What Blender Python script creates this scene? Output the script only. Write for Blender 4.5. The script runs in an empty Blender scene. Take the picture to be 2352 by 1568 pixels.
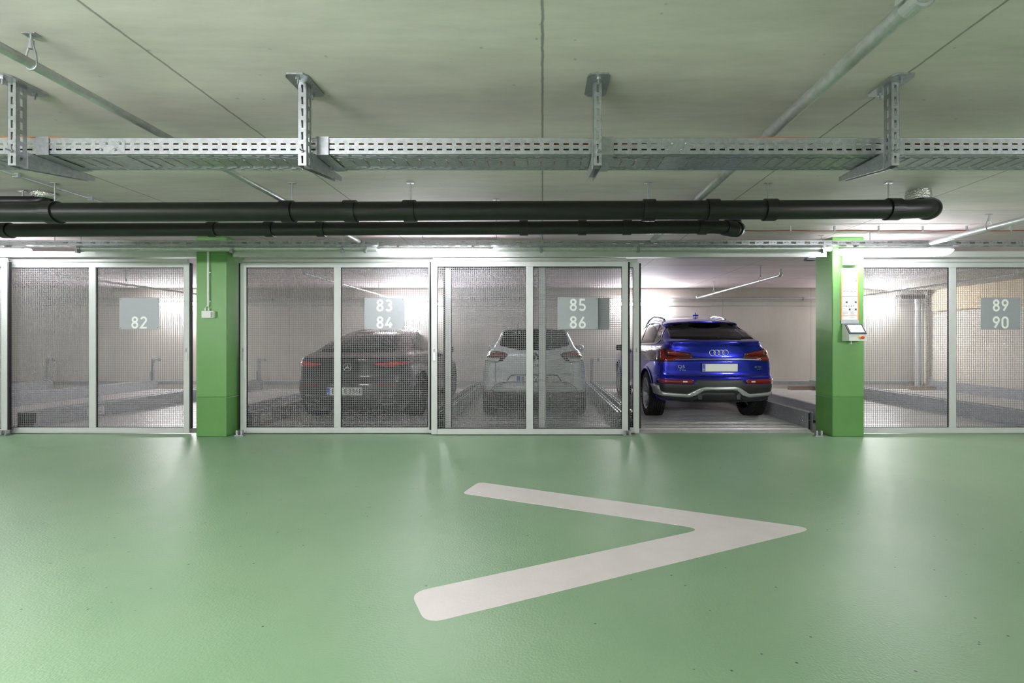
import bpy, bmesh, math, random
from mathutils import Vector, Matrix
from mathutils.bvhtree import BVHTree
random.seed(7)
PI = math.pi
SC = bpy.context.scene
COL = SC.collection
F, VX, HY, CH = 1110.0, 1246.0, 782.0, 1.27      # lens in pixels, vanishing point, horizon, eye height
CEIL = CH + 1.37

def P(px, py, Y):
    return Vector(((px - VX) * Y / F, Y, CH - (py - HY) * Y / F))
def X(px, Y): return (px - VX) * Y / F
def Z(py, Y): return CH - (py - HY) * Y / F

# ------------------------------------------------------------------ materials
def lin(c):
    return tuple(((v / 255) / 12.92 if v / 255 <= 0.04045 else (((v / 255) + 0.055) / 1.055) ** 2.4) for v in c) + (1.0,)
MATS = {}
def mat(name, rgb, rough=0.5, metal=0.0, coat=0.0, noise=0.0, nscale=4.0, bump=0.0, bscale=60.0, spec=None, emit=None, stretch=(1, 1, 1), coat_rough=0.05):
    if name in MATS: return MATS[name]
    m = bpy.data.materials.new(name); m.use_nodes = True
    nt = m.node_tree; b = nt.nodes['Principled BSDF']
    c = lin(rgb)
    b.inputs['Base Color'].default_value = c
    b.inputs['Roughness'].default_value = rough
    b.inputs['Metallic'].default_value = metal
    b.inputs['Coat Weight'].default_value = coat
    b.inputs['Coat Roughness'].default_value = coat_rough
    if spec is not None: b.inputs['Specular IOR Level'].default_value = spec
    if emit:
        b.inputs['Emission Color'].default_value = lin(emit[0]); b.inputs['Emission Strength'].default_value = emit[1]
    if noise or bump:
        tc = nt.nodes.new('ShaderNodeTexCoord')
        mp = nt.nodes.new('ShaderNodeMapping'); mp.inputs['Scale'].default_value = stretch
        nt.links.new(tc.outputs['Object'], mp.inputs['Vector'])
    if noise:
        n = nt.nodes.new('ShaderNodeTexNoise'); n.inputs['Scale'].default_value = nscale; n.inputs['Detail'].default_value = 6
        nt.links.new(mp.outputs['Vector'], n.inputs['Vector'])
        mr = nt.nodes.new('ShaderNodeMapRange'); mr.inputs[1].default_value = 0.3; mr.inputs[2].default_value = 0.7
        mr.inputs[3].default_value = 1 - noise; mr.inputs[4].default_value = 1 + noise
        nt.links.new(n.outputs['Fac'], mr.inputs[0])
        mx = nt.nodes.new('ShaderNodeVectorMath'); mx.operation = 'SCALE'
        mx.inputs[0].default_value = c[:3]
        nt.links.new(mr.outputs[0], mx.inputs['Scale'])
        nt.links.new(mx.outputs[0], b.inputs['Base Color'])
    if bump:
        n2 = nt.nodes.new('ShaderNodeTexNoise'); n2.inputs['Scale'].default_value = bscale; n2.inputs['Detail'].default_value = 3
        nt.links.new(mp.outputs['Vector'], n2.inputs['Vector'])
        bp = nt.nodes.new('ShaderNodeBump'); bp.inputs['Strength'].default_value = bump; bp.inputs['Distance'].default_value = 0.01
        nt.links.new(n2.outputs['Fac'], bp.inputs['Height']); nt.links.new(bp.outputs['Normal'], b.inputs['Normal'])
    MATS[name] = m
    return m

def concrete(name, rgb, lines_x=None, lines_y=(), rough=0.75, amount=0.10, streak=(0.5, 2.0, 1), pits=True, vjoint=None, hjoint=None):
    """Fair-faced concrete: cloudy tone, fine grain, pin holes and thin formwork joints."""
    m = bpy.data.materials.new(name); m.use_nodes = True
    nt = m.node_tree; L = nt.links.new; b = nt.nodes['Principled BSDF']
    b.inputs['Roughness'].default_value = rough
    N = nt.nodes.new
    tc = N('ShaderNodeTexCoord'); mp = N('ShaderNodeMapping'); mp.inputs['Scale'].default_value = streak
    L(tc.outputs['Object'], mp.inputs['Vector'])
    def noise(scale, det, vec):
        n = N('ShaderNodeTexNoise'); n.inputs['Scale'].default_value = scale; n.inputs['Detail'].default_value = det
        n.inputs['Roughness'].default_value = 0.6
        L(vec, n.inputs['Vector']); return n.outputs['Fac']
    def math_(op, a, bb):
        n = N('ShaderNodeMath'); n.operation = op
        for i, v in enumerate((a, bb)):
            if v is None: continue
            if isinstance(v, (int, float)): n.inputs[i].default_value = v
            else: L(v, n.inputs[i])
        return n.outputs[0]
    a1 = noise(1.1, 8, mp.outputs['Vector']); a2 = noise(9, 5, mp.outputs['Vector'])
    t = math_('ADD', math_('MULTIPLY', a1, 0.7), math_('MULTIPLY', a2, 0.3))
    mr = N('ShaderNodeMapRange'); mr.inputs[1].default_value = 0.3; mr.inputs[2].default_value = 0.7
    mr.inputs[3].default_value = 1 - amount; mr.inputs[4].default_value = 1 + amount
    L(t, mr.inputs[0]); fac = mr.outputs[0]
    sep = N('ShaderNodeSeparateXYZ'); L(tc.outputs['Object'], sep.inputs[0])
    wob = math_('MULTIPLY', math_('SUBTRACT', noise(14, 3, tc.outputs['Object']), 0.5), 0.012)
    def line(coord, at, wid, dark):
        d = math_('ABSOLUTE', math_('SUBTRACT', math_('ADD', coord, wob), at), None)
        k = N('ShaderNodeMapRange'); k.interpolation_type = 'SMOOTHSTEP'
        k.inputs[1].default_value = wid * 0.4; k.inputs[2].default_value = wid; k.inputs[3].default_value = dark; k.inputs[4].default_value = 1
        L(d, k.inputs[0]); return k.outputs[0]
    if lines_x:
        md = math_('PINGPONG', math_('ADD', sep.outputs['X'], lines_x * 100), lines_x / 2)
        # pingpong peaks half way between joints; joints lie where it is 0
        d = N('ShaderNodeMapRange'); d.interpolation_type = 'SMOOTHSTEP'
        dd = math_('ABSOLUTE', math_('PINGPONG', math_('ADD', math_('ADD', sep.outputs['X'], wob), lines_x * 101), lines_x / 2), None)
        d.inputs[1].default_value = 0.003; d.inputs[2].default_value = 0.010; d.inputs[3].default_value = 0.45; d.inputs[4].default_value = 1
        L(dd, d.inputs[0]); fac = math_('MULTIPLY', fac, d.outputs[0])
    for ly in lines_y: fac = math_('MULTIPLY', fac, line(sep.outputs['Y'], ly, 0.012, 0.62))
    if vjoint:
        for ax, vals in vjoint:
            for v in vals: fac = math_('MULTIPLY', fac, line(sep.outputs[ax], v, 0.012, 0.75))
    if pits:
        vo = N('ShaderNodeTexVoronoi'); vo.inputs['Scale'].default_value = 7; L(tc.outputs['Object'], vo.inputs['Vector'])
        k = N('ShaderNodeMapRange'); k.inputs[1].default_value = 0.04; k.inputs[2].default_value = 0.075; k.inputs[3].default_value = 0.72; k.inputs[4].default_value = 1
        L(vo.outputs['Distance'], k.inputs[0]); fac = math_('MULTIPLY', fac, k.outputs[0])
    sc = N('ShaderNodeVectorMath'); sc.operation = 'SCALE'; sc.inputs[0].default_value = lin(rgb)[:3]
    L(fac, sc.inputs['Scale']); L(sc.outputs[0], b.inputs['Base Color'])
    bp = N('ShaderNodeBump'); bp.inputs['Strength'].default_value = 0.25; bp.inputs['Distance'].default_value = 0.004
    L(a2, bp.inputs['Height']); L(bp.outputs['Normal'], b.inputs['Normal'])
    return m

def floor_material():
    m = bpy.data.materials.new('green_epoxy_floor'); m.use_nodes = True
    nt = m.node_tree; L = nt.links.new; b = nt.nodes['Principled BSDF']; N = nt.nodes.new
    tc = N('ShaderNodeTexCoord')
    n1 = N('ShaderNodeTexNoise'); n1.inputs['Scale'].default_value = 0.9; n1.inputs['Detail'].default_value = 5; L(tc.outputs['Object'], n1.inputs['Vector'])
    cr = N('ShaderNodeValToRGB'); cr.color_ramp.elements[0].position = 0.3; cr.color_ramp.elements[1].position = 0.72
    cr.color_ramp.elements[0].color = lin((128, 163, 126)); cr.color_ramp.elements[1].color = lin((145, 175, 139))
    L(n1.outputs['Fac'], cr.inputs[0])
    vo = N('ShaderNodeTexVoronoi'); vo.inputs['Scale'].default_value = 9; L(tc.outputs['Object'], vo.inputs['Vector'])
    k = N('ShaderNodeMapRange'); k.inputs[1].default_value = 0.04; k.inputs[2].default_value = 0.06; k.inputs[3].default_value = 0.25; k.inputs[4].default_value = 1
    L(vo.outputs['Distance'], k.inputs[0])
    sc = N('ShaderNodeVectorMath'); sc.operation = 'SCALE'; L(cr.outputs[0], sc.inputs[0]); L(k.outputs[0], sc.inputs['Scale'])
    L(sc.outputs[0], b.inputs['Base Color'])
    b.inputs['Roughness'].default_value = 0.38
    n3 = N('ShaderNodeTexNoise'); n3.inputs['Scale'].default_value = 85; n3.inputs['Detail'].default_value = 2; L(tc.outputs['Object'], n3.inputs['Vector'])
    bp = N('ShaderNodeBump'); bp.inputs['Strength'].default_value = 0.45; bp.inputs['Distance'].default_value = 0.004
    L(n3.outputs['Fac'], bp.inputs['Height'])
    L(bp.outputs['Normal'], b.inputs['Normal'])
    b.inputs['Specular IOR Level'].default_value = 0.5
    return m

def galvanised(name, rgb, rough=0.38, metal=0.6, spangle=0.12, scale=60):
    m = bpy.data.materials.new(name); m.use_nodes = True
    nt = m.node_tree; L = nt.links.new; b = nt.nodes['Principled BSDF']; N = nt.nodes.new
    b.inputs['Metallic'].default_value = metal; b.inputs['Roughness'].default_value = rough
    tc = N('ShaderNodeTexCoord'); vo = N('ShaderNodeTexVoronoi'); vo.inputs['Scale'].default_value = scale
    L(tc.outputs['Object'], vo.inputs['Vector'])
    sp = N('ShaderNodeSeparateXYZ'); L(vo.outputs['Color'], sp.inputs[0])
    mr = N('ShaderNodeMapRange'); mr.inputs[3].default_value = 1 - spangle; mr.inputs[4].default_value = 1 + spangle
    L(sp.outputs[0], mr.inputs[0])
    sc = N('ShaderNodeVectorMath'); sc.operation = 'SCALE'; sc.inputs[0].default_value = lin(rgb)[:3]; L(mr.outputs[0], sc.inputs['Scale'])
    L(sc.outputs[0], b.inputs['Base Color'])
    return m

def rusty_pipe():
    m = galvanised('galvanised_pipe_with_rust', (190, 192, 192), 0.42, 0.6, 0.08, 40)
    nt = m.node_tree; L = nt.links.new; N = nt.nodes.new; b = nt.nodes['Principled BSDF']
    tc = N('ShaderNodeTexCoord'); n = N('ShaderNodeTexNoise'); n.inputs['Scale'].default_value = 1.3; n.inputs['Detail'].default_value = 4
    L(tc.outputs['Object'], n.inputs['Vector'])
    k = N('ShaderNodeMapRange'); k.inputs[1].default_value = 0.56; k.inputs[2].default_value = 0.66; L(n.outputs['Fac'], k.inputs[0])
    mx = N('ShaderNodeMix'); mx.data_type = 'RGBA'
    old = b.inputs['Base Color'].links[0].from_socket
    L(k.outputs[0], mx.inputs[0]); L(old, mx.inputs[6]); mx.inputs[7].default_value = lin((120, 96, 84))
    L(mx.outputs[2], b.inputs['Base Color'])
    return m

M_floor = floor_material()
M_ceil = concrete('ceiling_concrete', (219, 205, 207), lines_x=1.872, lines_y=(5.1, 8.8, 10.6), amount=0.2, streak=(0.4, 1.9, 1), rough=0.7)
M_wall = concrete('wall_concrete', (210, 206, 198), amount=0.07, streak=(2.0, 2.0, 0.4), vjoint=(('X', (-6.6, -1.2, 4.7, 7.0)), ('Z', (2.28,))))
M_side = concrete('side_wall_concrete', (212, 205, 196), amount=0.06, streak=(1, 1.5, 0.5), vjoint=(('Y', (11.1, 8.5)),))
M_beam = concrete('beam_concrete', (170, 162, 150), amount=0.08)
M_insul = mat('wood_wool_insulation', (214, 197, 172), 0.9, noise=0.1, nscale=60, bump=0.6, bscale=90)
M_outer = mat('far_lane_wall_paint', (190, 190, 186), 0.8, noise=0.05)
M_col = mat('green_column_paint', (104, 156, 84), 0.38, noise=0.05, nscale=3, bump=0.12, bscale=14)
M_colb = mat('green_column_base_paint', (94, 145, 76), 0.35, noise=0.05, nscale=3, bump=0.1, bscale=14)
M_alu = mat('silver_powder_coat', (206, 207, 206), 0.42, 0.12, noise=0.03, nscale=8)
M_wire = mat('woven_wire', (150, 148, 151), 0.6, 0.0, spec=0.3)
M_sign = mat('brushed_aluminium_sign', (172, 175, 180), 0.42, 0.2, noise=0.03, nscale=30, stretch=(0.2, 1, 6))
M_white = mat('white_lettering', (250, 250, 248), 0.5)
M_black = mat('black_rubber', (14, 14, 15), 0.55)
M_gap = mat('black_gap', (6, 6, 7), 0.7)
M_bpipe = mat('black_drain_pipe', (24, 25, 24), 0.42, noise=0.12, nscale=9)
M_galv = galvanised('galvanised_steel', (172, 175, 178), 0.36, 0.8)
M_galvd = galvanised('dull_galvanised_rail', (168, 170, 175), 0.42, 0.4, 0.10, 30)
M_deck = galvanised('galvanised_deck', (196, 194, 192), 0.36, 0.3, 0.08, 12)
M_gpipe = galvanised('galvanised_pipe', (198, 200, 200), 0.4, 0.5, 0.06, 40)
M_rust = rusty_pipe()
M_foil = mat('crumpled_foil', (205, 205, 200), 0.22, 0.9, bump=1.0, bscale=70)
M_orange = mat('orange_cable', (226, 112, 42), 0.5)
M_red = mat('red_heat_cable', (150, 62, 48), 0.5)
M_lamp = mat('lamp_diffuser', (255, 255, 255), 0.4, emit=((248, 250, 255), 25.0))
M_lampb = mat('wall_lamp_diffuser', (255, 255, 255), 0.4, emit=((251, 252, 255), 108.0))
M_lampr = mat('added_lamp_diffuser', (255, 255, 255), 0.4, emit=((250, 250, 255), 150.0))  # glow of the unseen lamps added behind the viewer
M_lhouse = mat('grey_lamp_housing', (205, 206, 206), 0.45)
M_paint = mat('white_floor_paint', (226, 219, 216), 0.45, noise=0.04, nscale=5, bump=0.08, bscale=60)
M_plast = mat('white_plastic', (232, 232, 228), 0.4)
M_grey = mat('grey_plastic', (150, 152, 154), 0.45)
M_brown = mat('brown_stop_block', (120, 106, 92), 0.8, noise=0.08, nscale=20)
M_brass = mat('brass_fitting', (188, 168, 96), 0.35, 0.8)
M_screen = mat('lit_touch_screen', (190, 215, 240), 0.2, emit=((180, 212, 245), 0.8))
M_ink = mat('screen_ink', (70, 110, 170), 0.5)
M_text = mat('grey_print', (150, 150, 154), 0.6)
M_pict = mat('dark_print', (70, 72, 78), 0.6)
M_oran = mat('orange_board_edge', (244, 140, 32), 0.45)
M_redb = mat('red_button', (220, 44, 30), 0.35)
M_yel = mat('yellow_collar', (245, 205, 40), 0.4)
M_blue = mat('plate_blue', (30, 74, 180), 0.4)
M_plate = mat('plate_white', (228, 228, 226), 0.45)
M_pink = mat('plate_black_print', (18, 18, 20), 0.5)
M_tyre = mat('tyre_rubber', (20, 20, 21), 0.7)
M_rim = mat('alloy_rim', (196, 198, 202), 0.3, 0.5)
M_rimd = mat('dark_rim_recess', (24, 24, 26), 0.5)
M_glass = mat('dark_car_glass', (9, 10, 10), 0.05, 0.0)
M_glass2 = mat('tinted_side_glass', (22, 22, 20), 0.04, coat=1.0)
M_chrome = mat('satin_chrome', (205, 207, 210), 0.22, 0.95)
M_silver = mat('satin_silver_trim', (196, 198, 198), 0.3, 0.6)
M_plasd = mat('black_bumper_plastic', (26, 27, 28), 0.5)
M_plasg = mat('dark_grey_bumper_plastic', (42, 43, 45), 0.42)
M_tail = mat('red_tail_lamp', (122, 9, 8), 0.12, coat=1.0)
M_taild = mat('dark_red_tail_lamp', (42, 6, 7), 0.12, coat=1.0)
M_tailb = mat('bright_red_tail_lamp', (196, 30, 28), 0.15, coat=1.0)
M_clear = mat('clear_lamp_glass', (215, 210, 205), 0.1, coat=1.0)
M_pblue = mat('blue_metallic_paint', (9, 23, 180), 0.22, 0.85, coat=1.0)
M_pwhite = mat('white_car_paint', (222, 226, 230), 0.3, coat=1.0)
M_pdark = mat('dark_plum_paint', (24, 15, 22), 0.3, 0.1, coat=1.0)
M_seam = mat('panel_gap', (6, 6, 8), 0.6)

# ------------------------------------------------------------------ objects and meshes
ORG = {}
def link(o, parent=None, org=None):
    COL.objects.link(o)
    if parent is not None:
        o.parent = parent; ORG[o.name] = ORG[parent.name]
    else:
        ORG[o.name] = org or Vector((0, 0, 0))
    return o
def tag(o, label=None, cat=None, group=None, kind=None):
    for k, v in (('label', label), ('category', cat), ('group', group), ('kind', kind)):
        if v: o[k] = v
    return o
def thing(name, loc, label, cat, group=None):
    o = bpy.data.objects.new(name, None); o.location = loc; o.empty_display_size = 0.1
    link(o, None, Vector(loc))
    return tag(o, label, cat, group)
def copy_tree(o, loc=None, parent=None):
    kids = list(o.children)
    c = o.copy(); COL.objects.link(c); ORG[c.name] = ORG[o.name]
    if parent is not None: c.parent = parent
    if loc is not None: c.location = loc
    for k in kids: copy_tree(k, None, c)
    return c

class MB:
    """Collects shapes in world coordinates; build() links them as one mesh object."""
    def __init__(s): s.v = []; s.f = []; s.sm = []
    def add(s, vs, fs, smooth=False):
        b = len(s.v); s.v += [Vector(q) for q in vs]
        for f in fs: s.f.append([b + i for i in f]); s.sm.append(smooth)
    def box(s, a, b):
        x0, x1 = sorted((a[0], b[0])); y0, y1 = sorted((a[1], b[1])); z0, z1 = sorted((a[2], b[2]))
        s.add([(x0, y0, z0), (x1, y0, z0), (x1, y1, z0), (x0, y1, z0), (x0, y0, z1), (x1, y0, z1), (x1, y1, z1), (x0, y1, z1)],
              [(3, 2, 1, 0), (4, 5, 6, 7), (0, 1, 5, 4), (1, 2, 6, 5), (2, 3, 7, 6), (3, 0, 4, 7)])
        return s
    def bbox(s, a, b, r=0.004):
        """box with chamfered edges"""
        bm = bmesh.new(); bmesh.ops.create_cube(bm, size=1)
        c = [(a[i] + b[i]) / 2 for i in range(3)]; d = [abs(b[i] - a[i]) for i in range(3)]
        for v in bm.verts: v.co = Vector([c[i] + v.co[i] * d[i] for i in range(3)])
        bmesh.ops.bevel(bm, geom=bm.edges[:], offset=min(r, min(d) * 0.45), segments=2, profile=0.5, affect='EDGES')
        bm.verts.index_update()
        s.add([v.co.copy() for v in bm.verts], [[v.index for v in f.verts] for f in bm.faces]); bm.free(); return s
    def tube(s, pts, r, n=12, cap=True, smooth=True):
        pts = [Vector(p) for p in pts]; k = len(pts)
        rr = r if isinstance(r, (list, tuple)) else [r] * k
        t0 = (pts[1] - pts[0]).normalized()
        up = Vector((0, 0, 1)) if abs(t0.z) < 0.9 else Vector((1, 0, 0))
        a = t0.cross(up).normalized()
        vs = []
        for i, p in enumerate(pts):
            t = (pts[min(i + 1, k - 1)] - pts[max(i - 1, 0)])
            t = t.normalized() if t.length > 1e-9 else t0
            a = (a - t * a.dot(t)); a = a.normalized() if a.length > 1e-6 else t.orthogonal().normalized()
            b = t.cross(a)
            for j in range(n):
                q = 2 * PI * j / n
                vs.append(p + (a * math.cos(q) + b * math.sin(q)) * rr[i])
        fs = []
        for i in range(k - 1):
            for j in range(n):
                fs.append((i * n + j, i * n + (j + 1) % n, (i + 1) * n + (j + 1) % n, (i + 1) * n + j))
        s.add(vs, fs, smooth)
        if cap:
            s.add(vs[:n], [list(range(n))[::-1]]); s.add(vs[-n:], [list(range(n))])
        return s
    def prism(s, poly, vec):
        """closed 3D polygon pushed along vec"""
        vec = Vector(vec); n = len(poly); a = [Vector(p) for p in poly]
        s.add(a + [p + vec for p in a], [list(range(n))[::-1], list(range(n, 2 * n))] + [(i, (i + 1) % n, n + (i + 1) % n, n + i) for i in range(n)])
        return s
    def lathe(s, prof, c, axis='x', n=40, smooth=True):
        """profile [(along, radius)] turned round an axis through c"""
        vs = []
        for u, r in prof:
            for j in range(n):
                q = 2 * PI * j / n
                d = (u, r * math.cos(q), r * math.sin(q)) if axis == 'x' else ((r * math.cos(q), u, r * math.sin(q)) if axis == 'y' else (r * math.cos(q), r * math.sin(q), u))
                vs.append(Vector(c) + Vector(d))
        fs = [(i * n + j, i * n + (j + 1) % n, (i + 1) * n + (j + 1) % n, (i + 1) * n + j) for i in range(len(prof) - 1) for j in range(n)]
        s.add(vs, fs, smooth); return s
    def build(s, name, m, parent=None, fix=True):
        me = bpy.data.meshes.new(name)
        org = ORG[parent.name] if parent is not None else Vector((0, 0, 0))
        me.from_pydata([tuple(v - org) for v in s.v], [], s.f)
        me.polygons.foreach_set('use_smooth', s.sm)
        if fix:
            bm = bmesh.new(); bm.from_mesh(me); bmesh.ops.recalc_face_normals(bm, faces=bm.faces[:]); bm.to_mesh(me); bm.free()
        me.materials.append(m); me.update()
        o = bpy.data.objects.new(name, me)
        return link(o, parent)

def solo(mb, name, m, label, cat, group=None, kind=None):
    """a thing that is one mesh: its origin is moved to the middle of its base"""
    o = mb.build(name, m)
    if kind != 'structure':
        xs = [v.co.copy() for v in o.data.vertices]
        c = Vector(((min(v.x for v in xs) + max(v.x for v in xs)) / 2, (min(v.y for v in xs) + max(v.y for v in xs)) / 2, min(v.z for v in xs)))
        for v in o.data.vertices: v.co -= c
        o.location = c; ORG[o.name] = c
    return tag(o, label, cat, group, kind)

def text(name, s, size, m, parent, pos, rot=(PI / 2, 0, 0), width=None, depth=0.001, align='CENTER'):
    cu = bpy.data.curves.new('lettering', 'FONT'); cu.body = s; cu.size = size; cu.align_x = align; cu.align_y = 'CENTER'; cu.extrude = depth
    t = bpy.data.objects.new('lettering', cu); COL.objects.link(t)
    bpy.context.view_layer.update()
    me = bpy.data.meshes.new_from_object(t.evaluated_get(bpy.context.evaluated_depsgraph_get()))
    bpy.data.objects.remove(t); bpy.data.curves.remove(cu)
    xs = [v.co.x for v in me.vertices]; k = 1.0
    if width: k = width / (max(xs) - min(xs))
    R = Matrix.Rotation(rot[2], 4, 'Z') @ Matrix.Rotation(rot[1], 4, 'Y') @ Matrix.Rotation(rot[0], 4, 'X')
    org = ORG[parent.name]
    for v in me.vertices: v.co = R @ Vector((v.co.x * k, v.co.y, v.co.z)) + Vector(pos) - org
    me.name = name; me.materials.clear(); me.materials.append(m)
    return link(bpy.data.objects.new(name, me), parent)

def _arc(cx, cy, r, a0, a1, n=18):
    return [(cx + r * math.cos(math.radians(a0 + (a1 - a0) * i / n)), cy + r * math.sin(math.radians(a0 + (a1 - a0) * i / n))) for i in range(n + 1)]
STROKES = {
    '8': [(_arc(.31, .735, .185, 0, 360, 32), True), (_arc(.31, .285, .21, 0, 360, 32), True)],
    '0': [(_arc(.31, .705, .215, 0, 180) + _arc(.31, .29, .215, 180, 360), True)],
    '3': [(_arc(.29, .735, .185, 150, -75) + _arc(.29, .29, .215, 75, -150), False)],
    '2': [(_arc(.31, .71, .21, 165, -38) + [(.09, .08), (.57, .08)], False)],
    '4': [([(.40, .93), (.08, .30), (.60, .30)], False), ([(.44, .52), (.44, .07)], False)],
    '5': [([(.53, .925), (.17, .925), (.145, .52)] + _arc(.30, .30, .225, 105, -150), False)],
    '6': [(_arc(.31, .29, .215, 0, 360, 32), True), ([(.43, .935), (.27, .66), (.125, .40)], False)],
    '9': [(_arc(.31, .71, .215, 0, 360, 32), True), ([(.19, .065), (.35, .34), (.495, .60)], False)],
}
def numeral(s, h, m, parent, pos):
    """road sign style digits drawn as ribbons of even width, facing -y"""
    mb = MB(); w = 0.155; adv = 0.72; tot = adv * (len(s) - 1) + 0.62
    for k, ch in enumerate(s):
        for q_, (pts, closed) in enumerate(STROKES[ch]):
            P2 = [Vector(p) for p in pts]
            if closed and (P2[0] - P2[-1]).length < 1e-6: P2.pop()
            n = len(P2); L_, R2 = [], []
            for i, p in enumerate(P2):
                a = P2[i - 1] if (i or closed) else p; b = P2[(i + 1) % n] if (i < n - 1 or closed) else p
                d0 = (p - a).normalized() if (p - a).length else (b - p).normalized(); d1 = (b - p).normalized() if (b - p).length else d0
                t = (d0 + d1).normalized(); nn = Vector((-t.y, t.x)); q = w / 2 / max(0.45, nn.dot(Vector((-d0.y, d0.x))))
                L_.append(p + nn * q); R2.append(p - nn * q)
            f = lambda v, dy: (pos[0] + (v.x + adv * k - tot / 2) * h, pos[1] + dy - 0.0004 * q_, pos[2] + (v.y - 0.5) * h)
            vs = [f(v, 0) for v in L_ + R2] + [f(v, 0.001) for v in L_ + R2]; fs = []
            for i in range(n if closed else n - 1):
                j = (i + 1) % n
                fs += [(i, j, n + j, n + i), (2 * n + i, 3 * n + i, 3 * n + j, 2 * n + j), (i, 2 * n + i, 2 * n + j, j), (n + i, n + j, 3 * n + j, 3 * n + i)]
            if not closed: fs += [(0, n, 3 * n, 2 * n), (n - 1, 3 * n - 1, 4 * n - 1, 2 * n - 1)]
            mb.add(vs, fs)
    return mb.build('number', m, parent, fix=False)

# ------------------------------------------------------------------ the setting
XL, XR, YB, YF = -17.0, 13.0, 12.6, -2.6
YC = 6.38                                            # front of the green columns
def struct(mb, name, m):
    o = mb.build(name, m); o['kind'] = 'structure'; return o
struct(MB().box((XL, YF, -0.2), (XR, 6.66, 0.0)), 'floor', M_floor)
struct(MB().box((XL, 6.66, -0.25), (XR, YB + 0.2, -0.04)), 'floor_pit', M_wall)
struct(MB().box((XL, YF, CEIL), (XR, YB + 0.2, CEIL + 0.2)), 'ceiling', M_ceil)
struct(MB().box((XL, YB, -0.04), (9.95, YB + 0.2, CEIL)), 'wall_back', M_wall)
struct(MB().box((9.95, 6.9, -0.04), (10.15, YB + 0.2, CEIL)), 'wall_right', M_side)
struct(MB().box((XL - 0.2, YF, 0), (XL, YB, CEIL)), 'wall_left', M_outer)
struct(MB().box((XR, YF, 0), (XR + 0.2, YB, CEIL)), 'wall_right_lane', M_outer)
struct(MB().box((XL, YF - 0.2, 0), (XR, YF, CEIL)), 'wall_front', M_outer)
struct(MB().prism([(8.3, 6.9, CEIL), (9.2, 6.9, CEIL - 0.10), (9.95, 6.9, CEIL - 0.10), (9.95, 6.9, CEIL)], (0, YB - 6.9, 0)), 'ceiling_beam', M_beam)
o = MB()
z0, z1 = CH + 0.74, CEIL - 0.101
for ya, yb in ((6.9, 8.62), (8.63, 10.42), (10.43, 12.2)): o.box((9.83, ya, z0), (9.95, yb, z1))
struct(o, 'wall_right_panel', M_insul)

def column(x0, x1, label):
    r = thing('column', ((x0 + x1) / 2, YC + 0.2, 0), label, 'column'); r['kind'] = 'structure'
    MB().bbox((x0, YC, 0.52), (x1, YC + 0.4, CEIL), 0.012).build('shaft', M_col, r)
    MB().bbox((x0, YC - 0.001, 0), (x1, YC + 0.401, 0.525), 0.012).build('base_coat', M_colb, r)
    return r
XA0, XA1 = -4.575, -4.172
XB0, XB1 = 3.828, 4.247
column(XA0, XA1, 'green painted concrete column behind the small junction box')
column(XB0, XB1, 'green painted concrete column carrying the instruction board and control terminal')

# ------------------------------------------------------------------ painted arrow on the floor
def fl(px, py):
    Y = F * CH / (py - HY); return Vector(((px - VX) * Y / F, Y))
def rounded(poly, rads, n=7):
    out = []; k = len(poly)
    for i in range(k):
        p = Vector(poly[i]); a = Vector(poly[i - 1]); b = Vector(poly[(i + 1) % k]); r = rads[i] if isinstance(rads, (list, tuple)) else rads
        if r <= 0: out.append(p); continue
        da, db = (a - p), (b - p); r = min(r, da.length * 0.48, db.length * 0.48)
        q0 = p + da.normalized() * r; q1 = p + db.normalized() * r
        for j in range(n + 1):
            t = j / n; out.append(q0 * (1 - t) ** 2 + p * 2 * t * (1 - t) + q1 * t * t)
    return out
arrow = [fl(1062, 1133), fl(1100, 1107), fl(1872, 1214), fl(978, 1433), fl(943, 1361), fl(1618, 1215)]
arrow = rounded(arrow, [0.05, 0.07, 0.13, 0.09, 0.09, 0.14])
solo(MB().prism([(p.x, p.y, 0.0) for p in arrow], (0, 0, 0.002)), 'floor_arrow', M_paint,
     'large white arrow head painted on the green floor pointing to the right', 'floor marking')

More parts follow.
